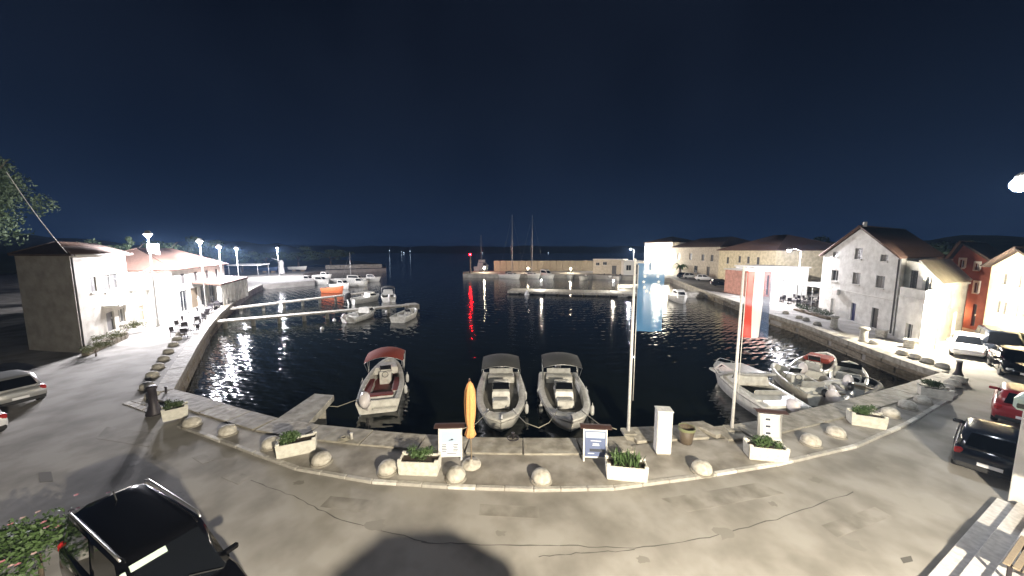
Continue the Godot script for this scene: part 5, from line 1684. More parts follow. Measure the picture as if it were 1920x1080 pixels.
func white_house():
	var fr := frame_of(G(1534, 581), G(1673, 628))
	var L: float = fr.L
	fr.K = Vector3(0.88, 0, -0.47).normalized()
	var ap := fuv(fr, 1617, 427)
	var eave := (fuv(fr, 1541, 477).y + fuv(fr, 1689, 487).y) * 0.5
	var wins := [[frect(fr, 1601.5, 465, 1618, 486), "shut"], [frect(fr, 1561, 472, 1572, 482), "shut"], [frect(fr, 1650, 477, 1666, 490), "shut"], [frect(fr, 1558, 506, 1572.5, 527), "glass"], [frect(fr, 1597, 511, 1614, 533), "shut"], [frect(fr, 1641, 517, 1660, 540), "shut"]]
	for q in [[1555.5, 560, 1567, 590, M.white_paint], [1593, 568, 1605.5, 603, M.door_blue], [1631, 577, 1648, 613, M.shutter]]:
		var r := frect(fr, q[0], q[1], q[2], q[3])
		r = Rect2(r.position.x, 0.06, r.size.x, r.end.y - 0.06)
		wins.append([r, "door", q[4]])
	var D_ := 13.0
	var h := house("gabled_house", "large white gabled house with a blue door and three storeys of shuttered windows", "house", fr, PackedVector2Array([Vector2(0, 0), Vector2(L, 0), Vector2(L, eave), ap, Vector2(0, eave)]), D_, M.plaster_white, wins)
	gable_roof(h, fr, ap, eave, eave, D_, M.tile, 0.25)
	var m := MB.new(fr.A)
	fbox(m, fr, Rect2(ap.x - 0.12, ap.y + 0.1, 0.24, 0.5), -0.3, -0.05, 0.02)
	part(h, "finial", m.done(), M.galv)
	m = MB.new(fr.A).smooth()
	m.tube([fp(fr, L - 0.15, 0.1, 0.08), fp(fr, L - 0.15, eave - 0.1, 0.08)], 0.06, 6)
	part(h, "drainpipe", m.done(), M.shutter)
	m = MB.new(fr.A)
	var ac := fuv(fr, 1572, 547)
	fbox(m, fr, Rect2(ac.x - 0.45, ac.y - 0.3, 0.9, 0.6), 0.0, 0.32, 0.04)
	part(h, "air_conditioner", m.done(), M.white_paint)
	m = MB.new(fr.A)
	fbox(m, fr, Rect2(0.0, 3.0, L, 0.08), 0.0, 0.03, 0.01)
	part(h, "string_course", m.done(), M.trim)
	# side wing behind the porch
	var w0 := fk(fr, L, 0, 1.2)
	var f2 := frame_of(w0, w0 + fr.U * 4.0)
	f2.K = fr.K
	var hw := house("side_wing", "white wing with a sloping top and a dark balcony recess joined to the gabled house", "house", f2, PackedVector2Array([Vector2(0.02, 0), Vector2(4.0, 0), Vector2(4.0, 4.9), Vector2(1.6, 6.5), Vector2(0.02, 6.6)]), 9.0, M.plaster_white, [[Rect2(0.7, 4.2, 0.9, 1.6), "shut"], [Rect2(2.2, 4.1, 1.0, 1.3), "glass"]])
	roof_slab(hw, fk(f2, 4.2, 4.8, -0.1), fk(f2, 4.2, 4.8, 9.0), fk(f2, 1.5, 6.62, 9.0), fk(f2, 1.5, 6.62, -0.1), M.plaster_white, false, 0.1)
	# porch with a roof terrace in front of the wing
	var p1 := G(1676, 632); var p2 := G(1723, 650); 
	var f3 := frame_of(p1, p2)
	f3.K = fr.K
	var top := 3.55
	var L3: float = f3.L
	var hp := house("porch", "lamp-lit white porch with a walled roof terrace in front of the wing", "porch", f3, PackedVector2Array([Vector2(0, 0), Vector2(L3, 0), Vector2(L3, top), Vector2(0, top)]), 3.6, M.plaster_white, [[frect(f3, 1694, 606, 1712, 644), "glass"]])
	flat_roof(hp, f3, top, 3.6, M.trim, 0.08, 0.12)
	m = MB.new(f3.A)
	fbox(m, f3, Rect2(0, top + 0.12, L3, 0.75), -0.15, 0.0, 0.02)
	var sf := frame_of(fp(f3, L3, 0, 0), fk(f3, L3, 0, 3.5))
	fbox(m, sf, Rect2(0.16, top + 0.12, 3.3, 0.75), -0.15, 0.0, 0.02)
	part(hp, "parapet", m.done(), M.plaster_white)
	for q in [[1706, 652, "short pale stone pedestal by the porch door"], [1652, 632, "low pale bench block beside the porch"]]:
		var t := thing("stone_pedestal", q[2], "pedestal", G(q[0], q[1]))
		part(t, "block", bm(Vector3(0, 0.3, 0), Vector3(0.6, 0.6, 0.6), Basis(Vector3.UP, 0.4), 0.04), M.stone)
		part(t, "cap", bm(Vector3(0, 0.63, 0), Vector3(0.7, 0.07, 0.7), Basis(Vector3.UP, 0.4), 0.02), M.trim)
	# annex to the right, glaring in the lamp light
	var f4 := frame_of(p2 + f3.K * 3.7, G(1800, 630))
	f4.K = -fr.U
	var L4: float = f4.L
	var e4 := (hz(530, p2) + hz(540, G(1796, 628))) * 0.5
	var ha := house("white_annex", "glaring white two-storey annex facing the street lamp", "house", f4, PackedVector2Array([Vector2(0, 0), Vector2(L4, 0), Vector2(L4, e4), Vector2(0, e4)]), 7.0, M.plaster_white, [[Rect2(L4 * 0.5, 0.05, 1.1, 2.2), "door", M.trim], [Rect2(L4 * 0.25, 2.6, 0.9, 1.0), "shut", M.trim]])
	flat_roof(ha, f4, e4, 7.0, M.trim, 0.2, 0.18)
	# lamp over the porch corner
	var lp := G(1752, 655)
	var hl := 3.6
	var t := thing("wall_lamp", "glaring lamp on a short post at the corner of the porch", "lamp", lp)
	part(t, "post", tm([Vector3.ZERO, Vector3(0, hl, 0)], 0.05, 6), M.galv)
	part(t, "lamp_glass", lm([[0.0, -0.2], [0.16, -0.12], [0.2, 0.0], [0.16, 0.12], [0.0, 0.2]], 12, Vector3(0, hl, 0)), glow(Color(1, 0.97, 0.92), 30.0))
	lamp_light(t, Vector3(0, hl, 0), Color(1, 0.96, 0.88), 30.0, 0.18)

# ------------------------------------------------------------------ boats near the quay
func boat(called: String, label: String, at: Vector3, turn: float, group := "") -> Node3D:
	return thing(called, label, "boat", Vector3(at.x, WATER + 0.02, at.z), turn, group)
func near_boats():
	# two grey open boats, bows to the quay
	for a in [[-0.62, "open grey-white motor boat moored beside the orange parasol, its grey canopy over the stern", 0.03], [2.92, "open grey-white motor boat moored beyond the dark notice board, its canopy hoops standing clear", -0.04]]:
		var t := boat("motor_boat", a[1], Vector3(a[0], 0, -18.5), a[2], "two grey open boats moored bow to the quay")
		var L := 6.9
		var B := 2.75
		hull(t, L, B, 0.62, {"rim": 0.3, "blunt": 4.4, "floor": 0.2, "paint": M.gelcoat, "deck": M.deck_grey, "stripe": M.hypalon})
		console(t, 0.15, 0.2, 0.98, 0.8)
		bench_seat(t, -0.95, 0.2, 0.95)
		bench_seat(t, -2.85, 0.2, 1.7, 0.5)
		bimini(t, 2.25, -3.1, -0.7, 2.15 if a[0] < 0 else 2.25, 0.65, M.canvas_grey)
		outboard(t, Vector3(0, 0.55, -3.5), M.engine_black)
		part(t, "bow_locker", bm(Vector3(0, 0.5, 2.45), Vector3(0.7, 0.28, 0.6), Basis.IDENTITY, 0.06), M.gelcoat)
		part(t, "anchor_roller", bm(Vector3(0, 0.9, 3.28), Vector3(0.12, 0.07, 0.4), Basis.IDENTITY, 0.02), M.steel)
		var fs := [[1.38, 0.4, -0.2], [1.36, 0.35, 1.3]] if a[0] < 0 else [[1.38, 0.4, -0.6], [1.34, 0.35, 1.4], [-1.38, 0.4, -0.6], [-1.34, 0.35, 1.3]]
		for f in fs: fender(t, Vector3(f[0], f[1], f[2]))
		for sg in [-1.0, 1.0]: part(t, "cleat", bm(Vector3(sg * 0.62, 0.9, 2.5), Vector3(0.06, 0.06, 0.2), Basis.IDENTITY, 0.015), M.steel)
		for sg in [-1.0, 1.0]: part(t, "mooring_rope", tm([Vector3(sg * 0.6, 0.9, 2.6), Vector3(sg * 1.1, 1.0, 4.0), Vector3(sg * 1.6, 1.35, 5.1)], 0.018, 5), M.rope)
	# boat with the red canopy, stern towards the quay
	var s := G(700, 750, WATER + 0.5)
	var b := G(735, 655, WATER + 0.5)
	var t := boat("motor_boat", "motor boat with a rust-red canopy, dark red deck and a raised white outboard", Vector3(-8.0, 0, -20.7), PI + 0.25)
	hull(t, 6.6, 2.5, 0.7, {"rim": 0.26, "blunt": 2.8, "floor": 0.18, "deck": M.red_deck, "sheer": 0.5})
	bench_seat(t, -2.3, 0.18, 1.5, 0.45, false, M.red_deck)
	for sg in [-1.0, 1.0]:
		part(t, "side_locker", bm(Vector3(sg * 0.78, 0.4, -0.9), Vector3(0.34, 0.44, 2.2), Basis.IDENTITY, 0.04), M.gelcoat)
		part(t, "side_cushion", bm(Vector3(sg * 0.76, 0.64, -0.9), Vector3(0.36, 0.06, 2.1), Basis.IDENTITY, 0.025), M.red_deck)
	console(t, 0.7, 0.18, 0.7, 0.8)
	cabin_box(t, 1.0, 2.7, 1.6, 0.62, 0.4, M.gelcoat)
	bimini(t, 2.3, -0.1, 2.2, 2.25, 0.7, M.canvas_red, 0.3)
	outboard(t, Vector3(0.55, 0.75, -3.4), M.engine_white, -0.75, 1.35)
	part(t, "bow_hoop", tm([Vector3(-1.0, 0.75, 1.6), Vector3(-1.05, 1.25, 1.75), Vector3(-0.95, 1.3, 1.95), Vector3(-0.9, 0.8, 2.1)], 0.03, 6), M.white_paint)
	for f in [[-1.32, 0.4, -1.4], [-1.34, 0.45, 0.3], [1.3, 0.4, 0.0]]: fender(t, Vector3(f[0], f[1], f[2]))
	part(t, "mooring_rope", tm([Vector3(1.0, 0.75, -3.0), Vector3(1.9, 0.7, -3.6), Vector3(3.2, 1.25, -4.2)], 0.02, 5), M.rope)
	part(t, "swim_step", bm(Vector3(-0.35, 0.3, -3.4), Vector3(1.2, 0.06, 0.36), Basis.IDENTITY, 0.02), M.gelcoat)
	# white runabout with a windscreen frame, bow out
	var bow := G(1330, 690, WATER + 0.7); var stern := G(1452, 775, WATER + 0.5)
	var d := bow - stern
	t = boat("runabout", "long white runabout with a tall framed windscreen, nearest the second flagpole", (bow + stern) * 0.5 + Vector3(0.6, 0, 0), yaw_to(d))
	hull(t, d.length() + 0.3, 2.7, 0.85, {"rim": 0.3, "blunt": 2.6, "floor": 0.3, "deck": M.deck_grey, "stripe": M.hypalon})
	var z := -0.5
	var m := MB.new().smooth()
	for q in [[0.0, 0.0], [0.12, 0.3]]:
		m.tube([Vector3(-1.1, 0.9, z + 1.6), Vector3(-0.95, 1.5, z + 0.5), Vector3(-0.8, 1.72, z - 0.5), Vector3(0.8, 1.72, z - 0.5), Vector3(0.95, 1.5, z + 0.5), Vector3(1.1, 0.9, z + 1.6)], 0.085, 7)
	m.tube([Vector3(-0.98, 1.45, z + 0.6), Vector3(0.98, 1.45, z + 0.6)], 0.06, 6)
	m.tube([Vector3(-0.5, 1.72, z - 0.5), Vector3(-0.2, 1.45, z + 0.6), Vector3(0.0, 1.0, z + 1.6)], 0.05, 6)
	m.tube([Vector3(0.5, 1.72, z - 0.5), Vector3(0.2, 1.45, z + 0.6), Vector3(0.0, 1.0, z + 1.6)], 0.05, 6)
	m.tube([Vector3(-1.1, 0.9, z + 1.6), Vector3(0, 1.02, z + 1.8), Vector3(1.1, 0.9, z + 1.6)], 0.05, 6)
	part(t, "windscreen_frame", m.done(), M.white_paint)
	m = MB.new()
	m.quad(Vector3(-1.05, 0.95, z + 1.6), Vector3(-0.93, 1.5, z + 0.5), Vector3(0.0, 1.55, z + 0.5), Vector3(0.0, 1.02, z + 1.6))
	m.quad(Vector3(0.0, 1.02, z + 1.6), Vector3(0.0, 1.55, z + 0.5), Vector3(0.93, 1.5, z + 0.5), Vector3(1.05, 0.95, z + 1.6))
	part(t, "windscreen", m.done(), M.car_glass)
	cabin_box(t, -0.4, 2.3, 2.0, 0.86, 0.72, M.gelcoat)
	part(t, "foredeck", bm(Vector3(0, 0.86, 1.75), Vector3(1.9, 0.16, 1.5), Basis.IDENTITY, 0.06), M.gelcoat)
	part(t, "side_deck", bm(Vector3(0.98, 0.88, -0.9), Vector3(0.4, 0.12, 3.4), Basis.IDENTITY, 0.05), M.gelcoat)
	part(t, "sun_pad", bm(Vector3(0, 0.8, -2.55), Vector3(2.0, 0.26, 1.4), Basis.IDENTITY, 0.08), M.gelcoat)
	bench_seat(t, -1.5, 0.3, 1.6)
	part(t, "tender_cover", bm(Vector3(0.55, 1.0, 1.6), Vector3(0.6, 0.3, 0.5), Basis(Vector3.UP, 0.4), 0.12), M.hypalon)
	bow_rail(t, d.length() + 0.3, 2.7, 0.85, 0.3)
	for f in [[-1.42, 0.5, -1.6], [-1.42, 0.55, 0.2], [-1.36, 0.6, 1.5], [-0.8, 0.8, 3.0]]: fender(t, Vector3(f[0], f[1], f[2]))
	outboard(t, Vector3(0.0, 0.7, -d.length() * 0.5 - 0.25), M.engine_white, 0.0, 1.1)
	# grey inflatable, white boat with red cover, dark dinghy
	inflatable("grey inflatable dinghy tied beside the white runabout", G(1525, 725, WATER), 2.75, 4.4, M.hypalon, M.engine_white)
	t = boat("motor_boat", "white motor boat under a folded red cover behind the grey inflatable", G(1530, 695, WATER), 2.2)
	hull(t, 5.6, 2.2, 0.65, {"floor": 0.2, "deck": M.deck_grey})
	part(t, "red_cover", bm(Vector3(0, 0.86, 0.4), Vector3(1.5, 0.34, 1.6), Basis.IDENTITY, 0.14), M.canvas_red)
	console(t, -0.8, 0.2, 0.7, 0.7)
	bench_seat(t, -1.9, 0.2, 1.4)
	outboard(t, Vector3(0.0, 0.7, -2.9), M.engine_white, -0.9, 1.2)
	t = boat("motor_boat", "small white boat with its outboard tilted high, next to the quay corner", G(1590, 712, WATER), 2.35)
	hull(t, 4.8, 1.9, 0.55, {"floor": 0.18, "deck": M.deck_grey})
	bench_seat(t, -0.9, 0.18, 1.2, 0.4, false)
	outboard(t, Vector3(0.0, 0.6, -2.5), M.engine_white, -1.0, 1.25)
	part(t, "windscreen", bm(Vector3(0, 0.85, 0.5), Vector3(1.2, 0.4, 0.03), Basis(Vector3.RIGHT, -0.5), 0.0), M.car_glass)
	t = boat("motor_boat", "pale open boat wedged between the runabout and the grey inflatable", G(1492, 728, WATER), 2.95)
	hull(t, 5.2, 2.0, 0.6, {"floor": 0.2, "deck": M.deck_grey})
	console(t, 0.2, 0.2, 0.7, 0.7)
	bench_seat(t, -1.3, 0.2, 1.3)
	outboard(t, Vector3(0.0, 0.65, -2.7), M.engine_white, -0.9, 1.2)
	inflatable("small dark inflatable tender with a black outboard by the quay corner", G(1612, 735, WATER), 2.1, 3.2, M.rubber, M.engine_black)
	inflatable("pale inflatable tender squeezed against the quay behind the runabout", G(1560, 745, WATER), 2.2, 3.4, M.fender, M.engine_black)

func inflatable(label: String, at: Vector3, turn: float, L: float, tubes: Material, engine: Material):
	var t := boat("inflatable_boat", label, at, turn)
	var w := L * 0.2
	var m := MB.new().smooth()
	var pts := []
	for i in 17:
		var u := i / 16.0 * 2.0 - 1.0
		var au := absf(u)
		var x := w * (1.0 if au > 0.45 else sin(au / 0.45 * PI / 2)) * signf(u)
		pts.append(Vector3(x, 0.22 + 0.22 * pow(1.0 - au, 2.0), lerpf(L * 0.5, -L * 0.5, clampf((au - 0.0) / 1.0, 0, 1)) if au > 0.45 else L * 0.5 - (1.0 - cos(au / 0.45 * PI / 2)) * L * 0.22 - 0.1))
	for i in pts.size():
		var u: float = i / 16.0 * 2.0 - 1.0
		if absf(u) > 0.45: pts[i].z = lerpf(L * 0.28 - 0.1, -L * 0.5, (absf(u) - 0.45) / 0.55)
	m.tube(pts, L * 0.06, 10)
	part(t, "tube", m.done(), tubes)
	part(t, "floor", bm(Vector3(0, 0.12, -0.15), Vector3(w * 1.8, 0.06, L * 0.8), Basis.IDENTITY, 0.02), M.deck_grey)
	part(t, "thwart", bm(Vector3(0, 0.42, -0.2), Vector3(w * 1.9, 0.05, 0.28), Basis.IDENTITY, 0.015), M.wood)
	part(t, "transom", bm(Vector3(0, 0.32, -L * 0.46), Vector3(w * 1.7, 0.5, 0.05), Basis.IDENTITY, 0.015), M.gelcoat)
	outboard(t, Vector3(0, 0.5, -L * 0.48), engine, -0.5, 0.8)

# ------------------------------------------------------------------ boats farther off
func moored_boats():
	var t: Node3D
	# by the thin jetties
	t = boat("motor_boat", "white motor boat with an outboard at the end of the first thin jetty", G(679, 597, WATER), PI - 0.15)
	hull(t, 5.6, 2.3, 0.7, {"floor": 0.2})
	cabin_box(t, 0.4, 2.2, 1.6, 0.6, 0.7, M.gelcoat)
	bench_seat(t, -1.6, 0.2, 1.5)
	outboard(t, Vector3(0.3, 0.6, -2.9), M.engine_white, -0.5, 1.0)
	t = boat("motor_boat", "small white open boat with a flat stern towards the quay", G(763, 597, WATER), PI - 0.1)
	hull(t, 5.4, 2.3, 0.7, {"floor": 0.2, "blunt": 3.6})
	bench_seat(t, -1.2, 0.2, 1.5, 0.4, false)
	console(t, 0.3, 0.2, 0.7, 0.6)
	t = boat("motor_boat", "white boat with a dark covered outboard between the two thin jetties", G(686, 566, WATER), PI - 0.5)
	hull(t, 5.6, 2.3, 0.8, {"floor": 0.2})
	outboard(t, Vector3(0.0, 0.8, -2.9), M.rubber, -0.3, 1.8)
	cabin_box(t, 0.2, 2.2, 1.6, 0.7, 0.8, M.gelcoat)
	t = boat("motor_boat", "white boat with a grey sprayhood at the end of the second thin jetty", G(728, 562, WATER), PI + 0.4)
	hull(t, 6.4, 2.5, 0.85, {"floor": 0.25})
	cabin_box(t, 0.0, 2.3, 1.8, 0.8, 1.0, M.gelcoat_grey)
	bimini(t, 2.1, -1.6, 0.6, 2.5, 0.85, M.canvas_grey)
	outboard(t, Vector3(0.0, 0.8, -3.3), M.engine_white, -0.4, 1.0)
	t = boat("rowing_boat", "orange rowing boat moored off the second thin jetty", G(626, 549, WATER), 1.3)
	hull(t, 5.0, 1.9, 0.95, {"paint": M.orange_hull, "floor": 0.3, "sheer": 0.6})
	for z in [-1.4, 0.2]: part(t, "thwart", bm(Vector3(0, 0.7, z), Vector3(1.5, 0.06, 0.3)), M.wood)
	for q in [[596, 533, 1.4, "white boat moored along the inner quay near the boat yard", 6.5], [655, 530, 1.5, "long pale boat before the breakwater with a small mast", 10.0], [690, 528, 1.7, "white boat at the outer end before the breakwater", 7.0], [606, 522, 1.4, "small pale boat behind the first inner-quay boat", 6.0], [640, 541, 1.2, "small white boat just past the orange rowing boat", 5.0], [668, 537, 1.9, "white boat with a low cabin between the long pale boat and the jetty", 5.5], [574, 531, 1.5, "small boat tight against the end of the inner quay", 5.0]]:
		t = boat("moored_boat", q[3], G(q[0], q[1], WATER), q[2])
		hull(t, q[4], 2.6, 1.0, {"floor": 0.4})
		cabin_box(t, -0.2, q[4] * 0.36, 1.9, 0.95, 1.1, M.gelcoat)
		if q[0] == 655: mast(t, 0.5, 8.0, false)
	# at the outer pier
	t = boat("motor_cruiser", "white motor cruiser with a flybridge and thin mast at the pier head", G(903, 508, WATER) + Vector3(0, 0, -5), PI - 0.5)
	hull(t, 9.0, 3.6, 1.7, {"floor": 0.8})
	cabin_box(t, -2.0, 3.0, 2.8, 1.6, 1.8, M.gelcoat)
	part(t, "flybridge", bm(Vector3(0, 4.1, -0.6), Vector3(2.2, 1.1, 2.4), Basis.IDENTITY, 0.15), M.gelcoat)
	mast(t, -1.0, hz(435, G(896, 508)) + 1.2, false)
	for q in [[957, 522, 403, "sailing boat with a bare mast, first beside the pier head lamp"], [994, 521, 404, "sailing boat with a bare mast, second along the pier"]]:
		var p := G(q[0], q[1], WATER)
		t = boat("sailing_boat", q[3], p, 0.75, "sailing boats at the outer pier")
		hull(t, 9.0, 3.0, 1.2, {"floor": 0.6, "blunt": 2.4})
		cabin_box(t, -0.6, 2.4, 1.9, 1.1, 0.7, M.gelcoat)
		mast(t, 0.8, hz(q[2], p) - WATER)
		part(t, "sprayhood", bm(Vector3(0, 1.9, -1.0), Vector3(1.9, 0.7, 1.2), Basis.IDENTITY, 0.25), M.canvas_grey)
	t = boat("motor_cruiser", "dark-windowed cabin boat between the sailing boats and the dinghies", G(1025, 522, WATER), 0.6)
	hull(t, 7.0, 3.0, 1.1, {"floor": 0.5, "stripe": M.blue_hull})
	cabin_box(t, -1.8, 1.8, 2.4, 1.0, 1.8, M.gelcoat)
	for q in [[1069, 522, 0.0, "small white dinghy moored stern-on at the pier", 4.6], [1093, 525, -0.5, "pale dinghy with a pinkish cover at the pier", 5.0], [1140, 523, 0.2, "small workboat with a black outboard below the boat shed", 4.6], [1158, 525, -0.1, "second small workboat below the boat shed", 4.6], [1172, 524, 0.3, "little boat next to the harbour kiosk", 4.6]]:
		t = boat("small_boat", q[3], G(q[0], q[1], WATER), q[2], "small boats along the outer pier")
		hull(t, q[4], 2.2, 0.9, {"floor": 0.3})
		if q[0] == 1093: part(t, "cover", bm(Vector3(0, 1.0, 0.2), Vector3(1.7, 0.4, 2.6), Basis.IDENTITY, 0.2), M.hypalon)
		else: bench_seat(t, -0.3, 0.3, 1.5, 0.4, false)
		outboard(t, Vector3(0, 0.8, -q[4] / 2), M.engine_black if q[0] > 1100 else M.engine_white, -0.3, 1.2)
	for q in [[1180, 540, "bright white dinghy at the near end of the pontoon", 5.0], [1182, 556, "low white dinghy in front of the pontoon", 5.0]]:
		t = boat("dinghy", q[2], G(q[0], q[1], WATER), 1.5)
		hull(t, q[3], 2.0, 0.6, {"floor": 0.3})
		part(t, "thwart", bm(Vector3(0, 0.45, 0), Vector3(1.6, 0.06, 0.3)), M.wood)
	t = boat("motor_cruiser", "white cabin cruiser lying behind the blue flag, off the lit quay", G(1272, 565, WATER), -0.2)
	hull(t, 6.5, 2.5, 1.0, {"floor": 0.4})
	cabin_box(t, -0.6, 2.3, 1.9, 0.9, 1.1, M.gelcoat)
	bow_rail(t, 6.5, 2.5, 1.0, 0.5)
	outboard(t, Vector3(0.5, 0.8, -3.3), M.engine_white, -0.8, 1.1)
	# slab by the corner of the lit quay
	var c := G(1300, 549, -0.5)
	var sl := thing("landing_slab", "pale low landing slab at the corner of the lit quay", "slab", c)
	part(sl, "slab", bm(Vector3(0, -0.3, 0), Vector3(6.0, 0.8, 2.2), Basis.IDENTITY, 0.05), M.concrete)
	part(sl, "step", bm(Vector3(0, -0.6, 1.35), Vector3(5.6, 0.4, 0.5), Basis.IDENTITY, 0.04), M.concrete)

# ------------------------------------------------------------------ cars
func cars():
	var hatch := {"L": 4.0, "W": 1.74, "H": 1.5, "hood": 0.95, "rake": 0.75, "rear_rake": 0.35}
	car("parked_car", "silver hatchback parked before the grey house, its tail to the road", Vector3(-25.3, 0, -16.2), yaw_to(Vector3(-1, 0, -0.32)), M.car_silver, hatch)
	car("parked_car", "white hatchback parked next to the silver one", Vector3(-22.75, 0, -13.1), yaw_to(Vector3(-1, 0, -0.3)), M.car_white, hatch)
	car("parked_van", "black people carrier with steel roof rails parked below the camera", Vector3(-7.55, 0, -6.5), yaw_to(Vector3(0.9, 0, 0.43)), M.car_black, {"L": 5.0, "W": 1.6, "H": 1.85, "belt": 1.05, "hood": 0.9, "rake": 0.8, "rear_rake": 0.25, "rails": true})
	var van: Node3D = get_node("parked_van")
	var vw := MB.new()
	for sg in [-1.0, 1.0]: vw.tube([Vector3(sg * 0.5, 1.1, 1.62), Vector3(sg * 0.05, 1.28, 1.46)], 0.012, 5)
	part(van, "wiper", vw.done(), M.rubber)
	part(van, "painted_reflection", bm(Vector3(-0.3, 1.735, 0.935), Vector3(0.5, 0.02, 0.12), Basis(Vector3.RIGHT, 0.8), 0.004), M.green_box)  # pale panel painted as a reflection along the top of the windscreen
	part(van, "painted_side_reflection", bm(Vector3(-0.64, 1.4, 1.26), Vector3(0.07, 0.02, 0.95), Basis(Vector3.RIGHT, 0.785), 0.004), M.green_box)  # pale panel painted as a reflection down the windscreen side
	part(van, "aerial", tm([Vector3(0, 1.84, -1.6), Vector3(0, 2.02, -1.75)], 0.012, 5), M.rubber)
	car("parked_car", "dark blue-grey hatchback seen from behind, parked in the shade", Vector3(17.1, 0, -11.45), yaw_to(Vector3(0.83, 0, -0.56)), M.car_dark, {"L": 4.0, "W": 1.6, "H": 1.42, "hood": 0.95, "rear_rake": 0.5})
	car("parked_car", "dark red car parked ahead of the dark hatchback", Vector3(23.0, 0, -14.6), yaw_to(Vector3(0.83, 0, -0.56)), M.car_red, hatch)
	car("parked_car", "white car facing the quay in the glare of the porch lamp", G(1811, 664), yaw_to(Vector3(-0.75, 0, 0.6)), M.car_white, {"L": 3.6, "W": 1.6, "H": 1.45, "hood": 0.9})
	car("parked_van", "tall dark van parked against the cream gabled house", G(1868, 668), yaw_to(Vector3(-0.72, 0, 0.7)), M.car_dark, {"L": 4.6, "W": 1.85, "H": 1.95, "belt": 1.1, "hood": 0.8, "rake": 0.7})
	car("parked_car", "dark car parked alongside the van, mostly hidden in shade", G(1905, 700), yaw_to(Vector3(-0.72, 0, 0.7)), M.car_black, hatch)
	for q in [[1284, 521, 1.1, "dark car parked on the lit quay near the palm", M.car_dark], [1296, 522, 1.1, "silver car parked on the lit quay next to the palm car", M.car_silver], [1352, 536, 1.25, "dark car parked on the lit quay below the cream house", M.car_dark], [1382, 541, 1.25, "dark car parked behind the second flagpole on the lit quay", M.car_black], [1320, 526, 1.2, "white car parked on the lit quay between two dark ones", M.car_white]]:
		car("parked_car", q[3], G(q[0], q[1]), q[2], q[4], hatch, "cars parked along the lit quay")

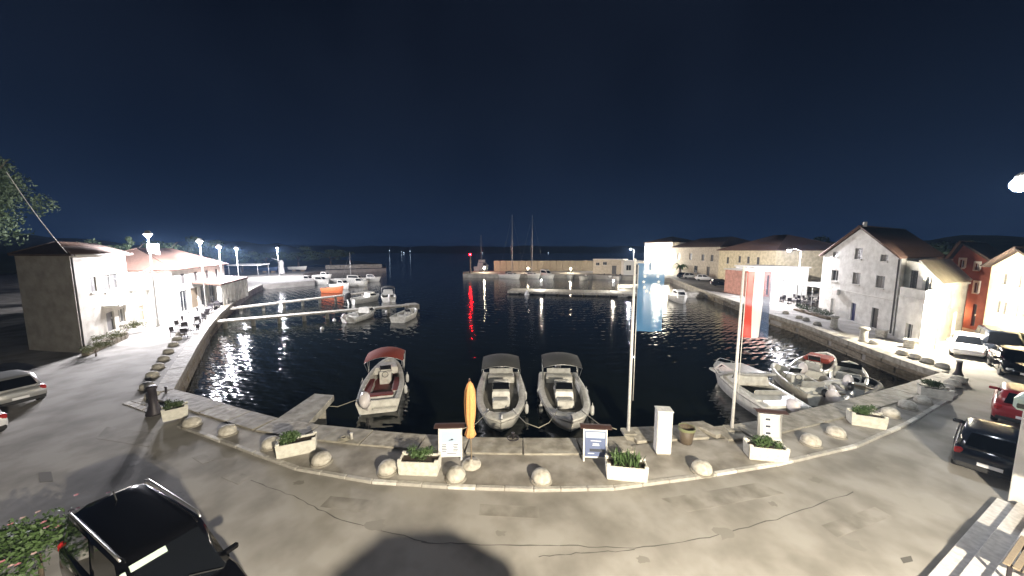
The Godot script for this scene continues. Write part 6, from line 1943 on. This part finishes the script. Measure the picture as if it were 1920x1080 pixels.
# ------------------------------------------------------------------ right below the camera
func foreground():
	# steps and terrace lit by the lamp
	var a := G(1745, 1080); var b := G(1868, 940)
	var u := (b - a).normalized()
	var n := Vector3(-u.z, 0, u.x)
	if n.x < 0: n = -n
	a -= u * 6.0
	var L := (b - a).length()
	var bs := Basis(u, Vector3.UP, u.cross(Vector3.UP))
	var t := thing("terrace_steps", "white stone steps with risers coloured dark for shade up to the terrace", "steps", b)
	for i in 3:
		var dp := 0.34 if i < 2 else 4.0
		var off := i * 0.34
		var hh := 0.12 * (i + 1)
		if i < 2:
			part(t, "riser", bm(u * (-L / 2) + n * (off + dp * 0.5 + 0.02) + Vector3(0, hh * 0.5 - 0.02, 0), Vector3(L, hh - 0.04, dp - 0.01), bs, 0.0), M.shutter)  # dark colour stands in for the shade on the riser
			part(t, "tread", bm(u * (-L / 2) + n * (off + dp * 0.5) + Vector3(0, hh - 0.02, 0), Vector3(L, 0.04, dp), bs, 0.008), M.terrace)
		else:
			part(t, "riser", bm(u * (-L / 2) + n * (off + 0.06) + Vector3(0, hh * 0.5 - 0.02, 0), Vector3(L, hh - 0.04, 0.08), bs, 0.0), M.shutter)  # shade painted into the colour of this riser too
			part(t, "terrace_floor", bm(u * (-L / 2) + n * (off + dp * 0.5) + Vector3(0, hh - 0.04, 0), Vector3(L, 0.08, dp), bs, 0.01), M.terrace)
	# slatted bench on the terrace
	var c := G(1950, 1052, 0.8)
	t = thing("slatted_bench", "weathered slatted wooden bench on the terrace above the steps", "bench", Vector3(c.x, 0.36, c.z), yaw_to(n))
	for i in 6: part(t, "slat", bm(Vector3(0, 0.44, -0.3 + i * 0.12), Vector3(1.6, 0.035, 0.095), Basis.IDENTITY, 0.008), M.wood)
	for x in [-0.68, 0.68]:
		for z in [-0.26, 0.26]: part(t, "leg", bm(Vector3(x, 0.21, z), Vector3(0.07, 0.42, 0.07)), M.iron)
		part(t, "rail", bm(Vector3(x, 0.4, 0), Vector3(0.06, 0.05, 0.66)), M.iron)
	# neighbouring house: white wall corner with a pale green box, and an added unseen block that casts shade
	var w0 := G(1888, 944)
	var fr := frame_of(w0, w0 + n * 6.0)
	t = thing("neighbour_house", "white wall corner of the neighbouring house beside the terrace steps", "house", w0)
	var m := MB.new(w0)
	fbox(m, fr, Rect2(0, 0, 6.0, 2.95), -0.35, 0.0, 0.02)
	part(t, "wall", m.done(), M.plaster_white)
	m = MB.new(w0)
	fbox(m, fr, Rect2(-0.15, 2.95, 2.0, 0.4), -0.6, 0.3, 0.08)
	part(t, "awning_box", m.done(), M.green_box)
	m = MB.new(w0)
	fbox(m, fr, Rect2(-0.08, 3.02, 0.6, 0.14), -0.6, 0.32, 0.02)
	part(t, "slot", m.done(), M.shutter_green)
	var e2 := Vector3(0.9, 0, -0.42).normalized()
	m = MB.new(w0)
	m.box(Vector3(11.66, 4.85, -5.8) + e2 * 3.0 + Vector3(0.2, 0, 0.45), Vector3(6.0, 4.1, 0.9), Basis(e2, Vector3.UP, e2.cross(Vector3.UP)), 0.03)
	part(t, "added_shade_block", m.done(), M.plaster_white)  # block added out of view to throw shade on the road and parked car
	# open parasol under the camera, added out of view to cast a shadow
	var s := Vector3(1.05, 0, -2.08)
	t = thing("added_shadow_parasol", "open square parasol added out of view below the camera to cast a shadow", "parasol", s)
	part(t, "pole", tm([Vector3(0, 0.1, 0), Vector3(0, 3.3, 0)], 0.03, 8), M.wood)
	part(t, "foot", lm([[0.3, 0.0], [0.3, 0.06], [0.05, 0.12]], 14), M.stone)
	m = MB.new()
	var rim := []
	for i in 8:
		var an := TAU * i / 8.0 + 0.3
		rim.append(Vector3(cos(an) * 1.25 * (1.12 if i % 2 else 0.9), 3.0, sin(an) * 1.1))
	for i in 8:
		m.tri(Vector3(0, 3.4, 0), rim[i], rim[(i + 1) % 8])
		m.quad(rim[i], rim[(i + 1) % 8], rim[(i + 1) % 8] - Vector3(0, 0.16, 0), rim[i] - Vector3(0, 0.16, 0))
	part(t, "canopy", m.done(), M.parasol)
	# flowering bush by the van and a white post
	c = G(110, 1060)
	t = thing("flowering_bush", "leafy bush with pale pink flowers beside the black people carrier", "bush", Vector3(c.x, 0, c.z + 0.3))
	part(t, "stem", tm([Vector3.ZERO, Vector3(0.05, 0.6, 0)], 0.05, 6, 0.02), M.bark)
	m = MB.new()
	for i in 16: leaves(m, Vector3(rng.randfn() * 0.5, 0.5 + rng.randf() * 0.7, rng.randfn() * 0.45), Vector3(0.36, 0.3, 0.36), 150, 0.06)
	var f := part(t, "foliage", m.done(), M.leaf)
	f.set_meta("kind", "stuff")
	for i in 26:
		m = MB.new()
		var p := Vector3(rng.randfn() * 0.6, 0.85 + rng.randf() * 0.6, rng.randfn() * 0.5)
		for k in 5:
			var an := TAU * k / 5.0 + rng.randf()
			var o := Vector3(cos(an), 0.35, sin(an)) * 0.05
			var sd := Vector3(-sin(an), 0, cos(an)) * 0.028
			m.quad(p, p + o * 0.6 - sd, p + o, p + o * 0.6 + sd)
		part(t, "flower", m.done(), M.petal if i % 3 else M.petal_pale)
	c = G(14, 1060)
	var c2 := G(-30, 985)
	t = thing("white_wall_strip", "narrow white wall edge beside the flowering bush", "wall", c)
	part(t, "wall", bm((c2 - c) * 0.5 + Vector3(-0.1, 0.35, 0.4), Vector3(0.2, 0.7, (c2 - c).length() + 2.0), Basis(Vector3.UP, yaw_to(c2 - c)), 0.02), M.white_paint)
	part(t, "coping", bm((c2 - c) * 0.5 + Vector3(-0.1, 0.73, 0.4), Vector3(0.28, 0.06, (c2 - c).length() + 2.05), Basis(Vector3.UP, yaw_to(c2 - c)), 0.015), M.trim)
